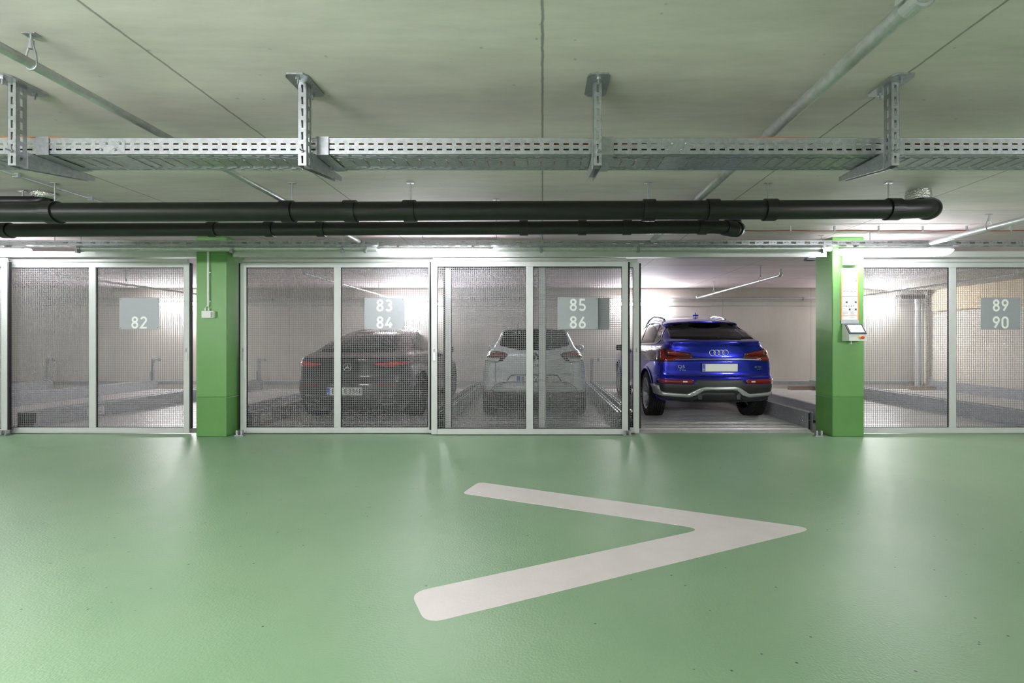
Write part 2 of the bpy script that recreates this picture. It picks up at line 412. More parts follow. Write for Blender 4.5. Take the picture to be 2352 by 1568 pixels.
# ------------------------------------------------------------------ sliding mesh gates
GW, GH = 2.64, 2.335
def gate(cx, Y, label, numbers, handle, gasket, strike=True):
    r = thing('mesh_gate', (cx, Y, 0.012), label, 'gate', 'sliding wire mesh gates')
    x0, x1 = cx - GW / 2, cx + GW / 2; z0 = 0.012; y0, y1 = Y, Y + 0.04
    f = MB()
    f.bbox((x0, y0, z0), (x0 + 0.08, y1, GH)); f.bbox((x1 - 0.08, y0, z0), (x1, y1, GH))
    f.bbox((x0 + 0.08, y0, z0), (x1 - 0.08, y1, z0 + 0.075)); f.bbox((x0 + 0.08, y0, GH - 0.07), (x1 - 0.08, y1, GH))
    f.build('frame', M_alu, r)
    MB().bbox((cx - 0.047, y0 - 0.001, z0 + 0.074), (cx + 0.047, y1, GH - 0.069)).build('mullion', M_alu, r)
    MB().bbox((x0 + 0.02, y0 + 0.004, GH + 0.004), (x1 - 0.02, y1, GH + 0.046), 0.006).build('hanger_rail', M_alu, r)
    for xa, xb in ((x0 + 0.08, cx - 0.047), (cx + 0.047, x1 - 0.08)):
        w = MB(); p = 0.025; t = 0.0020; ym = y0 + 0.024
        za, zb = z0 + 0.075, GH - 0.07
        n = int((xb - xa) / p)
        for i in range(n + 1):
            x = xa + (xb - xa) * i / n; w.box((x - t, ym - t, za), (x + t, ym + t, zb))
        n = int((zb - za) / p)
        for i in range(n + 1):
            z = za + (zb - za) * i / n; w.box((xa, ym - t - 0.003, z - t), (xb, ym + t - 0.003, z + t))
        w.build('wire_mesh', M_wire, r, fix=False)
        b = MB(); s = 0.006
        b.box((xa, y0 + 0.012, za), (xa + s, y0 + 0.03, zb)); b.box((xb - s, y0 + 0.012, za), (xb, y0 + 0.03, zb))
        b.box((xa, y0 + 0.012, zb - s), (xb, y0 + 0.03, zb)); b.box((xa, y0 + 0.012, za), (xb, y0 + 0.03, za + s))
        b.build('glazing_bead', M_black, r)
    for sgn in gasket:
        xe = x1 if sgn > 0 else x0 - 0.026
        MB().bbox((xe, y0 + 0.003, z0 + 0.06), (xe + 0.026, y1 - 0.003, GH - 0.01), 0.006).build('rubber_edge', M_black, r)
    if handle:
        hx = (x1 - 0.04) if handle > 0 else (x0 + 0.04)
        h = MB().bbox((hx - 0.017, y0 - 0.004, 1.0), (hx + 0.017, y0 + 0.002, 1.18), 0.002).build('handle_plate', M_silver, r)
        MB().box((hx - 0.008, y0 - 0.0055, 1.115), (hx + 0.008, y0 - 0.0035, 1.165)).build('handle_recess', M_grey, h)
    if numbers is not None:
        sx = cx + 0.645; sz = 1.637; ys = y0 - 0.006
        s = MB().bbox((sx - 0.272, ys, sz - 0.216), (sx + 0.272, ys + 0.006, sz + 0.216), 0.002).build('number_sign', M_sign, r)
        for dx in (-0.25, 0.25):
            for dz in (-0.194, 0.194): MB().lathe([(-0.003, 0.0), (-0.003, 0.006), (0.001, 0.007)], (sx + dx, ys, sz + dz), 'y', 10).build('rivet', M_grey, s)
        for i, nn in enumerate(numbers):
            if nn: numeral(nn, 0.166, M_white, s, (sx, ys - 0.0012, sz + (0.112, -0.120)[i]))
    g = MB()
    for xg in (x0 + 0.06, x1 - 0.06): g.bbox((xg - 0.03, y0 - 0.012, 0.0), (xg + 0.03, y0 + 0.05, 0.03), 0.003)
    return r
YG1, YG2 = 6.48, 6.58
gc = lambda px, Y: X(px, Y)
gate(gc(212, YG2), YG2, 'mesh gate whose aluminium sign shows only the number 82', (None, '82'), 1, (1,))
gate(gc(774.5, YG2), YG2, 'mesh gate with sign 83 84 in front of the dark car', ('83', '84'), -1, (-1,))
gate(gc(1216.5, YG1), YG1, 'mesh gate with sign 85 86 in front of the white estate car', ('85', '86'), -1, (-1, 1))
gate(gc(1245.5, YG2), YG2, 'mesh gate slid behind the 85 86 gate, its edge showing beside the blue car', ('', ''), 1, (-1, 1))
gate(gc(2188.5, YG2), YG2, 'mesh gate with sign 89 90 beside the column with the terminal', ('89', '90'), 0, ())
gate(X(16, YG1) - GW / 2, YG1, 'mesh gate cut by the left edge of the photo, only its end stile showing', None, 0, (1,))

def header(x0, x1, label):
    h = thing('gate_track', ((x0 + x1) / 2, 6.55, 2.39), label, 'gate track', 'gate tracks above the gates')
    MB().bbox((x0, 6.455, 2.388), (x1, 6.475, 2.465), 0.004).build('fascia', M_alu, h)
    MB().bbox((x0, 6.476, 2.40), (x1, 6.65, 2.46), 0.004).build('track_profile', M_alu, h)
    return h
header(-10.5, -4.60, 'aluminium gate track above the gate with sign 82')
header(-4.14, 3.80, 'aluminium gate track spanning between the two green columns')
header(4.26, 9.9, 'aluminium gate track above the gate with sign 89 90')

def floor_guide(px, py, label):
    Y = 6.45 if px not in (1880,) else 6.43
    c = Vector((X(px, Y), Y, 0))
    r = thing('floor_guide', c, label, 'gate guide', 'gate guide blocks on the floor')
    MB().bbox(c + Vector((-0.06, -0.03, 0.0)), c + Vector((0.06, 0.03, 0.012)), 0.002).build('base_plate', M_galv, r)
    m = MB()
    for dx in (-0.045, 0.015): m.bbox(c + Vector((dx, -0.025, 0.0125)), c + Vector((dx + 0.03, 0.02, 0.075)), 0.006)
    m.build('guide_jaw', M_galv, r)
floor_guide(10, 990, 'small steel gate guide on the floor at the left photo edge')
floor_guide(551, 990, 'small steel gate guide at the foot of the left green column')
floor_guide(1441, 997, 'small steel gate guide under the free end of the 85 86 gate')
floor_guide(1880, 990, 'small steel gate guide at the foot of the column with the terminal')

# ------------------------------------------------------------------ luminaires
def rotx(mb, c, t):
    for v in mb.v:
        y, z = v.y - c.y, v.z - c.z
        v.y = c.y + y * math.cos(t) + z * math.sin(t); v.z = c.z - y * math.sin(t) + z * math.cos(t)
    return mb
def luminaire(c, L, label, group, dm, big=True):
    """linear damp proof luminaire: grey housing, glowing trough with tapering ends"""
    r = thing('tube_light', c, label, 'light', group)
    c = Vector(c); prof = [(-1, 0.45), (-0.97, 0.1), (-0.8, -0.55), (-0.4, -0.95), (0, -1.0), (0.4, -0.95), (0.8, -0.55), (0.97, 0.1), (1, 0.45)]
    w, h = (0.055, 0.05) if big else (0.045, 0.045)
    vs, fs = [], []; xs = [-0.5, -0.485, -0.465, -0.44, -0.40, 0.40, 0.44, 0.465, 0.485, 0.5]; k = len(prof)
    sc = [0.25, 0.55, 0.8, 0.95, 1, 1, 0.95, 0.8, 0.55, 0.25]
    for x, q in zip(xs, sc):
        for a, b in prof: vs.append(c + Vector((x * L, a * w * (0.6 + 0.4 * q), 0.022 + (b - 0.45) * h * q)))
    for i in range(len(xs) - 1):
        for j in range(k - 1): fs.append((i * k + j, i * k + j + 1, (i + 1) * k + j + 1, (i + 1) * k + j))
    n = len(vs)
    fs += [list(range(k))[::-1], list(range(n - k, n)), [i * k for i in range(len(xs))], [i * k + k - 1 for i in range(len(xs))][::-1]]
    t = 0 if big else math.radians(80)
    d = MB(); d.add(vs, fs[:-4], True); d.add(vs, fs[-4:-2]); rotx(d, c, t).build('diffuser', dm, r)
    rotx(MB().bbox(c + Vector((-L / 2 + 0.01, -w * 0.98, 0.0225)), c + Vector((L / 2 - 0.01, w * 0.98, 0.05)), 0.008), c, t).build('housing', M_lhouse, r)
    for dx in (-L * 0.32, L * 0.32):
        q = c + Vector((dx, 0, 0))
        if big: MB().box(q + Vector((-0.015, -0.03, 0.0505)), q + Vector((0.015, 0.03, Z(562.5, 6.05) - c.z - 0.003))).build('mounting_clip', M_galv, r)
        else: MB().box(q + Vector((-0.015, 0.052, 0.0)), q + Vector((0.015, 0.0995, 0.04))).build('mounting_clip', M_galv, r)
    return r
YL = 6.1
LZ = Z(578, YL)
for px, lab in ((-67, 'glowing tube light at the left photo edge under the slotted channel'),
                (1001, 'glowing tube light above the junction of the 83 84 and 85 86 gates'),
                (2052, 'glowing tube light in front of the column with the instruction board')):
    luminaire((X(px, YL), YL, LZ), 1.47, lab, 'tube lights under the slotted channel', M_lamp)
for x in (-12.9, 10.2):  # two unseen lamps added to carry the row on past both sides
    luminaire((x, YL, LZ), 1.47, 'glowing tube light outside the picture further along the slotted channel', 'tube lights under the slotted channel', M_lamp)
for x in (-8.4, -2.6, 6.6):  # added lamps, out of view, that lift the ceiling brightness
    c = Vector((x, -0.5, CEIL - 0.42))
    g = thing('tube_light', c, 'round tube light hanging on the lane side behind the viewer', 'light', 'tube lights behind the viewer')
    MB().tube([c - Vector((0.735, 0, 0)), c + Vector((0.735, 0, 0))], 0.05, 20).build('diffuser', M_lampr, g)
    for dx in (-0.5, 0.5):
        MB().tube([c + Vector((dx, 0, 0.052)), (x + dx, -0.5, CEIL)], 0.006, 8).build('mounting_rod', M_galv, g)
for px, lab in ((419, 'bright wall light seen past the edge of the 82 gate'), (947, 'bright wall light beside the 83 84 sign'),
                (1471, 'bright wall light above the rear of the blue car'), (1994, 'bright wall light right of the column with the terminal')):
    luminaire((X(px, YB - 0.10), YB - 0.10, Z(699, YB)), 1.33, lab, 'tube lights on the back wall', M_lampb, False)

# ------------------------------------------------------------------ pipes on the ceiling
def rod(mb, x, y, z0, z1=CEIL, r=0.005, plate=0.03):
    mb.tube([(x, y, z0), (x, y, z1)], r, 8)
    if plate: mb.box((x - plate, y - plate * 0.5, z1 - 0.006), (x + plate, y + plate * 0.5, z1 - 0.0005))
def drain(name, path, r, couplers, rods, label):
    g = thing(name, path[0], label, 'drain pipe', 'black drain pipes under the ceiling')
    MB().tube(path, r, 28).build('pipe_run', M_bpipe, g)
    def at(x):
        for a, b in zip(path[:-1], path[1:]):
            if min(a[0], b[0]) <= x <= max(a[0], b[0]) and abs(b[0] - a[0]) > 0.3:
                t = (x - a[0]) / (b[0] - a[0]); return Vector(a).lerp(Vector(b), t)
        return None
    for x in couplers:
        c = at(x)
        if c is None: continue
        w = r * 0.62; R = r * 1.16
        MB().lathe([(-w, r * 1.0), (-w, R), (w, R), (w, r * 1.0)], c, 'x', 32, False).build('coupling', M_bpipe, g)
    for x in rods:
        c = at(x)
        if c is None: continue
        m = MB(); rod(m, c.x, c.y, c.z + r * 1.1, r=0.006); m.build('hanger_rod', M_galv, g)
    return g
Y1 = 4.20
xx = lambda px: X(px, Y1)
big = [(-6.2, Y1, Z(489, Y1)), (xx(0), Y1, Z(488, Y1)), (xx(1000), Y1, Z(484.5, Y1)), (xx(2080), Y1, Z(480.5, Y1)), (xx(2118), Y1 + 0.005, Z(479, Y1)),
       (xx(2140), Y1 + 0.03, Z(477, Y1)), (xx(2150), Y1 + 0.08, Z(474, Y1)), (xx(2153), Y1 + 0.15, Z(468, Y1)), (xx(2154), Y1 + 0.20, Z(458, Y1)), (xx(2154), Y1 + 0.22, CEIL)]
g = drain('drain_pipe', big, 0.0815, [xx(p) for p in (122, 662, 806, 942, 1490, 1636, 1768, 2050)], [xx(p) for p in (126, 671, 943, 1489, 1764, 2041)],
          'thicker black drain pipe, running above and in front of the thinner one')
MB().lathe([(0, 0.10), (0.05, 0.102), (0.09, 0.095)], (xx(2154), Y1 + 0.22, CEIL - 0.09), 'z', 24).build('foil_collar', M_foil, g)
c = Vector(big[4]); c2 = Vector(big[5]);
ring = MB(); ring.tube([Vector(big[5]) + Vector((-0.01, 0, 0)), Vector(big[5]).lerp(Vector(big[6]), 0.7)], 0.097, 28); ring.build('bend_socket', M_bpipe, g)
Y2 = 4.70
xx2 = lambda px: X(px, Y2)
small = [(-6.4, Y2, Z(530, Y2)), (xx2(0), Y2, Z(529, Y2)), (xx2(800), Y2, Z(525.5, Y2)), (xx2(1640), Y2, Z(521, Y2)), (xx2(1668), Y2 - 0.01, Z(523, Y2)),
         (xx2(1690), Y2 + 0.03, Z(525, Y2)), (xx2(1703), Y2 + 0.1, Z(521, Y2)), (xx2(1710), Y2 + 0.2, Z(512, Y2)), (xx2(1712), Y2 + 0.26, Z(495, Y2)), (xx2(1712), Y2 + 0.28, CEIL)]
g = drain('drain_pipe', small, 0.064, [xx2(p) for p in (16, 490, 620, 738, 1203, 1337, 1440, 1613)], [xx2(p) for p in (1140,)],
          'thinner black drain pipe, running below and behind the thicker one')
MB().tube([Vector(small[4]) + Vector((-0.02, 0, 0)), Vector(small[5])], 0.076, 24).build('bend_socket', M_bpipe, g)
MB().tube([Vector(small[5]).lerp(Vector(small[6]), 0.45), Vector(small[6])], 0.076, 24).build('bend_socket', M_bpipe, g)
g = thing('drain_pipe', (X(20, 4.42), 4.42, CEIL - 0.05), 'short black drain pipe bend with a foil collar at the left ceiling', 'drain pipe', 'black drain pipes under the ceiling')
p0 = [P(-90, 462, 4.42), P(40, 462, 4.42), P(75, 462, 4.43), P(92, 460, 4.45), P(100, 455, 4.47), P(102, 440, 4.47)]
p0[-1].z = CEIL - 0.001
MB().tube(p0, 0.045, 20).build('pipe_run', M_bpipe, g)
MB().lathe([(0, 0.07), (0.03, 0.1), (0.06, 0.085)], (X(102, 4.47), 4.47, CEIL - 0.06), 'z', 20).build('foil_collar', M_foil, g)
m = MB(); rod(m, X(52, 4.42), 4.42, CEIL - 0.06, r=0.006); m.build('hanger_rod', M_galv, g)

def sprinkler(x, y0, y1, z, r, label, hangers=(), ends=(), m=None, couplings=()):
    g = thing('sprinkler_pipe', (x, y0, z), label, 'sprinkler pipe', 'sprinkler pipes under the ceiling')
    MB().tube([(x, y0, z), (x, y1, z)], r, 16).build('pipe_run', m or M_gpipe, g)
    for y in hangers:
        h = MB(); rod(h, x, y, z + r + 0.065, r=0.006)
        h.tube([(x, y, z + r + 0.045), (x, y, z + r + 0.085)], 0.011, 6)
        lp = [(x - r * 0.35, y, z + r + 0.065), (x - r * 1.0, y, z + r + 0.02), (x - r * 1.12, y, z)]
        lp += [(x + r * 1.12 * math.sin(q), y, z - r * 1.12 * math.cos(q)) for q in [PI * (-0.5 + k / 8) + 0.01 for k in range(1, 8)]]
        lp += [(x + r * 1.12, y, z), (x + r * 1.0, y, z + r + 0.02), (x + r * 0.35, y, z + r + 0.065)]
        h.tube(lp, 0.004, 6)
        h.build('hanger', M_galv, g)
    for y in couplings:
        c = MB(); c.lathe([(-0.035, r), (-0.035, r * 1.35), (0.035, r * 1.35), (0.035, r)], (x, y, z), 'y', 24, False)
        for s in (-1, 1): c.bbox((x + s * r * 1.3 - 0.012, y - 0.02, z - 0.012), (x + s * r * 1.3 + 0.022 * s, y + 0.02, z + 0.012), 0.004)
        c.build('pipe_coupling', M_gpipe, g)
    for y, up in ends:
        e = MB(); s = 1 if y < (y0 + y1) / 2 else -1
        e.tube([(x, y + 0.06 * s, z), (x, y + 0.015 * s, z), (x, y, z + 0.012), (x, y, z + 0.05)], r * 1.35, 14)
        if up: e.tube([(x, y, z + 0.05), (x, y, z + 0.10)], 0.009, 8); e.lathe([(0, 0.0), (0, 0.035), (0.004, 0.035)], (x, y, z + 0.10), 'z', 12)
        e.build('sprinkler_elbow', M_gpipe, g)
    return g
sprinkler(-2.285, 0.9, 6.02, CH + 1.235, 0.022, 'thin sprinkler pipe with a hook hanger crossing the ceiling at upper left', hangers=(2.16, 5.0), m=M_rust)
sprinkler(1.375, 0.7, 6.02, CH + 1.252, 0.033, 'thicker sprinkler pipe with a bolted coupling crossing the ceiling at upper right', couplings=(1.78,), m=M_rust)
sprinkler(4.84, 4.0, 6.02, CH + 1.22, 0.03, 'bright sprinkler pipe near the right photo edge beyond the drain pipe bend', hangers=(5.24,))
zb = CH + 1.09
sprinkler(-8.1, 8.07, 12.47, zb, 0.02, 'thin sprinkler pipe under the bay ceiling behind the 82 gate', hangers=(9.4,), ends=((8.07, 1),))
sprinkler(-3.86, 7.8, 12.47, zb, 0.02, 'thin sprinkler pipe under the bay ceiling behind the 83 84 gate', hangers=(8.6, 11.4), ends=((7.8, 1),))
sprinkler(3.97, 8.05, 12.42, zb, 0.022, 'white lit sprinkler pipe above the blue car', hangers=(8.8, 11.2), ends=((8.05, 1), (12.42, 0)))
sprinkler(7.75, 7.9, 12.47, zb, 0.022, 'thin sprinkler pipe under the bay ceiling behind the 89 90 gate', hangers=(9.2, 11.8), ends=((7.9, 1),))

# pipes and cables along the back wall and across the lane
def along(name, x0, x1, y, z, r, m, label, cat, group=None, clips=(), clip_r=1.3, rods=()):
    g = thing(name, (x0, y, z), label, cat, group)
    MB().tube([(x0, y, z), (x1, y, z)], r, 14).build('pipe_run', m, g)
    for x in clips:
        c = MB(); c.lathe([(-0.02, r), (-0.02, r * clip_r), (0.02, r * clip_r), (0.02, r)], (x, y, z), 'x', 20, False)
        c.bbox((x - 0.016, y - r * clip_r - 0.02, z - r * clip_r - 0.02), (x + 0.016, y - r * 0.4, z - r * 0.5), 0.004)
        c.build('pipe_clamp', M_galv, g)
    for x in rods:
        c = MB(); rod(c, x, y, z + r, r=0.005); c.build('hanger_rod', M_galv, g)
    return g
along('header_pipe', -13.0, 9.0, 12.53, Z(685.5, YB), 0.03, M_gpipe, 'grey sprinkler header pipe along the top of the back wall', 'sprinkler pipe', clips=(-7.0, -5.0, -1.2, 6.75), rods=())
along('wall_conduit', -13.0, 9.5, 12.585, Z(702, YB), 0.012, M_gpipe, 'thin electrical conduit running along the back wall below the header pipe', 'conduit')
YP = 6.285
along('lane_pipe', X(182, YP), 3.75, YP, Z(570, YP), 0.042, M_gpipe, 'galvanised pipe running behind the slotted channel above the gates', 'sprinkler pipe',
      clips=[X(p, YP) for p in (186, 537, 788, 842, 1243, 1465, 1886)], clip_r=1.15, rods=[X(p, YP) for p in (186, 788, 1243, 1886)])
def cable_with_hooks(name, x0, x1, y, z, m, label, step, hx0, hx1):
    g = thing(name, (x0, y, z), label, 'cable')
    n = int((x1 - x0) / 0.13); pts = []
    for i in range(n + 1):
        x = x0 + (x1 - x0) * i / n; pts.append((x, y, z + 0.004 * math.sin(x * 9)))
    MB().tube(pts, 0.006, 6).build('cable_run', m, g)
    x = hx0
    while x < hx1:
        MB().box((x - 0.008, y - 0.012, z - 0.008), (x + 0.008, y + 0.004, z + 0.055)).build('hook', M_galvd, g); x += step
    return g
cable_with_hooks('heat_cable', -13.0, 9.3, YB - 0.03, Z(658, YB), M_red, 'reddish heat detection cable on hooks along the top edge of the back wall', 0.535, -8.4, 8.2)
cable_with_hooks('heat_cable', 2.3, 7.2, 5.76, CEIL - 0.06, M_red, 'reddish heat detection cable on hooks across the lane ceiling at right', 0.525, X(1815, 5.76), 6.7)
g = thing('ceiling_conduit', (-4.3, 1.5, CEIL - 0.02), 'thin conduit running away along the ceiling at far left', 'conduit')
MB().tube([(-4.3, 1.0, CEIL - 0.022), (-4.3, 5.9, CEIL - 0.022)], 0.010, 8).build('pipe_run', M_gpipe, g)
for y in (3.3, 3.95, 4.6, 5.25):
    MB().bbox((-4.325, y - 0.012, CEIL - 0.04), (-4.275, y + 0.012, CEIL - 0.0005), 0.004).build('clip', M_grey, g)
g = thing('wall_pipe', (9.63, 12.45, 0), 'upright galvanised pipe in the far corner behind the 89 90 gate', 'pipe')
MB().tube([(9.63, 12.42, 0.0), (9.63, 12.42, Z(687.5, 12.42))], 0.055, 18).build('pipe_run', M_gpipe, g)
MB().lathe([(-0.05, 0.055), (-0.05, 0.075), (0.05, 0.075), (0.05, 0.055)], (9.63, 12.42, Z(693, 12.42)), 'z', 20, False).build('pipe_coupling', M_galv, g)
MB().tube([(9.82, 12.5, 0.0), (9.82, 12.5, Z(680, 12.5))], 0.022, 12).build('side_pipe', M_gpipe, g)
solo(MB().bbox((X(2062, 12.4), 12.3, Z(686, 12.4)), (9.74, 12.49, Z(677, 12.4)), 0.005), 'corner_bracket', M_plasg, 'dark steel bracket block above the upright pipe in the far corner', 'bracket')
solo(MB().bbox((-16.9, YB - 0.05, 0.13), (9.9, YB - 0.001, 0.22), 0.004), 'wall_rail', M_galvd, 'grey steel rail fixed low along the back wall', 'rail')

# slotted channel above the lights
def channel():
    x0, x1 = -7.4, 6.9; yf, yb = 6.05, 6.15; zt, zl = Z(551.5, 6.05), Z(562.5, 6.05)
    g = thing('slotted_channel', (0, 6.1, zl), 'narrow slotted steel channel holding the tube lights above the gates', 'cable channel')
    for nm, y in (('front_flange', yf), ('rear_flange', yb)):
        m = MB(); h = zt - zl; t = 0.002
        m.box((x0, y, zl), (x1, y + t, zl + h * 0.26)); m.box((x0, y, zt - h * 0.28), (x1, y + t, zt))
        x = x0; p = 0.172
        while x < x1 - 0.001:
            segs = [(0, 0.018), (0.088, 0.108), (0.130, 0.148), (0.168, 0.172)]
            for a, b in segs: m.box((x + a, y, zl + h * 0.26), (min(x + b, x1), y + t, zt - h * 0.28))
            m.box((x + 0.108, y, zl + h * 0.26), (min(x + 0.13, x1), y + t, zl + h * 0.42)); m.box((x + 0.148, y, zl + h * 0.26), (min(x + 0.168, x1), y + t, zl + h * 0.42))
            m.box((x + 0.108, y, zl + h * 0.60), (min(x + 0.13, x1), y + t, zt - h * 0.28)); m.box((x + 0.148, y, zl + h * 0.60), (min(x + 0.168, x1), y + t, zt - h * 0.28))
            x += p
        m.build(nm, M_galv, g)
    m = MB(); m.box((x0, yf, zl - 0.002), (x1, yf + 0.03, zl)); m.box((x0, yb - 0.03, zl - 0.002), (x1, yb + 0.002, zl))
    x = x0
    while x < x1: m.box((x, yf + 0.03, zl - 0.002), (x + 0.06, yb - 0.03, zl)); x += 0.15
    m.build('channel_bottom', M_galv, g)
    for px in (126, 671, 970, 1140, 1664, 1998):
        m = MB(); rod(m, X(px, 6.1), 6.1, zl, r=0.005); m.build('hanger_rod', M_galv, g)
    for px in (383, 610, 762, 915, 1064, 1215, 1367, 1518, 1670, 1820, 2052, 2205):
        MB().bbox((X(px, 6.12) - 0.024, 6.16, zt - 0.01), (X(px, 6.12) + 0.024, 6.19, zt + 0.022), 0.003).build('spacer_block', M_black, g)
    return g
channel()

# ------------------------------------------------------------------ big cable tray with brackets
TY0, TY1 = 2.65, 2.905
TZ0, TZ1 = CH + 1.024, CH + 1.108
def tray():
    x0, x1 = -3.6, 3.2
    g = thing('cable_tray', (0, 2.78, TZ0), 'wide perforated galvanised cable tray crossing under the ceiling', 'cable tray')
    p = 0.0535; t = 0.0015
    for nm, y in (('near_side', TY0), ('far_side', TY1 - t)):
        m = MB(); hh = TZ1 - TZ0
        zz = [0, 0.22, 0.33, 0.58, 0.69, 0.88]
        m.box((x0, y, TZ0), (x1, y + t, TZ0 + hh * zz[1])); m.box((x0, y, TZ0 + hh * zz[2]), (x1, y + t, TZ0 + hh * zz[3])); m.box((x0, y, TZ0 + hh * zz[4]), (x1, y + t, TZ1))
        x = x0
        while x < x1:
            for a, b in ((1, 2), (3, 4)): m.box((x, y, TZ0 + hh * zz[a]), (min(x + p - 0.030, x1), y + t, TZ0 + hh * zz[b]))
            x += p
        m.tube([(x0, y + (0.004 if y == TY0 else -0.003), TZ1), (x1, y + (0.004 if y == TY0 else -0.003), TZ1)], 0.005, 8)
        m.build(nm, M_galv, g)
    m = MB(); W = TY1 - TY0
    rows = [(0.06, 0.085), (0.155, 0.18), (0.23, 0.245), (0.76, 0.775), (0.82, 0.845), (0.915, 0.94)]
    edges = [0] + [v for r in rows for v in r] + [1]
    for i in range(0, len(edges), 2):
        a, b = TY0 + W * edges[i], TY0 + W * edges[i + 1]
        if i == 6:
            pp = 0.0765; x = x0; k1, k2 = a + (b - a) * 0.40, a + (b - a) * 0.47; k3, k4 = a + (b - a) * 0.56, a + (b - a) * 0.63
            while x < x1:
                m.box((x, a, TZ0 - t), (min(x + pp - 0.008, x1), b, TZ0))
                for q0, q1 in ((a, a + 0.012), (k1, k2), (k3, k4), (b - 0.012, b)): m.box((x + pp - 0.008, q0, TZ0 - t), (x + pp, q1, TZ0))
                # raised slot rims
                m.box((x + pp - 0.0115, a + 0.008, TZ0 - t - 0.0022), (x + pp - 0.0085, b - 0.008, TZ0 - t))
                x += pp
        else:
            m.box((x0, a, TZ0 - t), (x1, b, TZ0))
    for j, (a, b) in enumerate(rows):
        x = x0 + (0.038 if j % 2 else 0)
        while x < x1:
            m.box((x, TY0 + W * a, TZ0 - t), (min(x + 0.026, x1), TY0 + W * b, TZ0))
            m.box((x + 0.024, TY0 + W * b, TZ0 - t - 0.002), (min(x + 0.078, x1), TY0 + W * b + 0.0025, TZ0 - t))
            x += 0.0765
    m.build('perforated_bottom', M_galv, g)
    for px in (258, 1556):
        xj = X(px, TY0)
        s = MB(); s.box((xj - 0.07, TY0 - 0.002, TZ0 + 0.006), (xj + 0.07, TY0 - 0.0002, TZ1 - 0.008))
        for dx, dz in ((-0.055, 0.02), (-0.03, 0.055), (0.02, 0.02), (0.045, 0.055)):
            s.lathe([(-0.012, 0.0), (-0.012, 0.006), (-0.006, 0.0075), (0, 0.0075)], (xj + dx, TY0 - 0.002, TZ0 + dz), 'y', 8)
        s.box((xj - 0.06, TY0 + 0.03, TZ0 - 0.005), (xj + 0.06, TY1 - 0.03, TZ0 - 0.0032))
        s.build('joint_plate', M_galv, g)
    return g
tray()
def tray_cable(y, dz, amp, ph, label):
    pts = [(-3.6 + 0.1 * i, y + 0.004 * math.sin(i * 0.7), TZ0 + dz + amp * max(0, math.sin(i * 0.155 + ph)) ** 3) for i in range(69)]
    solo(MB().tube(pts, 0.008, 8), 'orange_cable', M_orange, label, 'cable', 'orange cables lying in the tray')
tray_cable(TY0 + 0.026, 0.068, 0.026, 0.35, 'orange cable lying nearest the camera side in the cable tray')
tray_cable(TY0 + 0.16, 0.012, 0.0, 0, 'orange cable lying flat in the middle of the cable tray')
solo(MB().tube([(-3.6, TY0 + 0.018, TZ0 + 0.032), (3.2, TY0 + 0.018, TZ0 + 0.032)], 0.012, 8), 'power_cable', M_black, 'thick black cable lying along the near side of the cable tray', 'cable')

def bracket_proto(x):
    c = Vector((x, 2.58, CEIL))
    g = thing('tray_bracket', c, 'x', 'bracket', 'brackets carrying the cable tray')
    # ceiling plate with clipped corners
    y0, y1, w = 2.47, 2.70, 0.06
    poly = [(x - w + 0.018, y0), (x + w - 0.018, y0), (x + w, y0 + 0.025), (x + w, y1 - 0.025), (x + w - 0.018, y1), (x - w + 0.018, y1), (x - w, y1 - 0.025), (x - w, y0 + 0.025)]
    MB().prism([(a, b, CEIL - 0.009) for a, b in poly], (0, 0, 0.0085)).build('ceiling_plate', M_galv, g)
    for y in (2.505, 2.665):
        b = MB(); b.tube([(x, y, CEIL - 0.009), (x, y, CEIL - 0.019)], 0.012, 6, smooth=False); b.tube([(x, y, CEIL - 0.019), (x, y, CEIL - 0.042)], 0.005, 8)
        b.build('anchor_bolt', M_galv, g)
    # slotted U post: near web and the two side webs with real slots
    zb, zt = CH + 0.924, CEIL - 0.009; h = zt - zb; t = 0.0025; px0, px1 = x - 0.0225, x + 0.0225; py0, py1 = 2.55, 2.604
    m = MB(); pitch = 0.056
    n = int(h / pitch); pitch = h / n
    def web(a0, a1, fixed, axis):
        aw = (a1 - a0); s0, s1 = a0 + aw * 0.37, a0 + aw * 0.63
        def bx(p, q, za, zc):
            if axis == 'x': m.box((p, fixed, za), (q, fixed + t, zc))
            else: m.box((fixed, p, za), (fixed + t, q, zc))
        bx(a0, s0, zb, zt); bx(s1, a1, zb, zt)
        for i in range(n + 1):
            za = zb + i * pitch; bx(s0, s1, max(zb, za - 0.011), min(zt, za + 0.011))
    web(px0, px1, py0, 'x'); web(py0, py1, px0, 'y'); web(py0, py1, px1 - t, 'y')
    m.build('slotted_post', M_galv, g)
    # tapering arm under the tray: two webs and a top flange
    za = TZ0 - 0.0095; poly = [(2.606, za), (3.0, za), (3.0, za - 0.028), (2.606, CH + 0.924)]
    a = MB()
    for xa in (x - 0.022, x + 0.0195): a.prism([(xa, y, z) for y, z in poly], (0.0025, 0, 0))
    a.box((x - 0.022, 2.606, za - 0.0022), (x + 0.022, 3.0, za))
    a.build('cantilever_arm', M_galv, g)
    MB().box((x - 0.028, 2.6045, CH + 0.924), (x + 0.028, 2.6058, za)).build('arm_head_plate', M_galv, g)
    b = MB(); zz = CH + 1.0
    b.tube([(x, 2.549, zz), (x, 2.541, zz)], 0.010, 6, smooth=False); b.tube([(x, 2.54, zz), (x, 2.515, zz)], 0.0048, 8)
    b.build('hex_bolt', M_galv, g)
    s = MB(); s.box((x + 0.028, TY0 - 0.0065, TZ0 - 0.0085), (x + 0.098, TY0 - 0.0045, TZ1 + 0.008)); s.box((x + 0.028, TY0 - 0.0065, TZ0 - 0.0085), (x + 0.098, TY1, TZ0 - 0.0068))
    s.build('tray_clip', M_galv, g)
    return g
bx = (-2.80, -1.268, 0.292, 1.862)
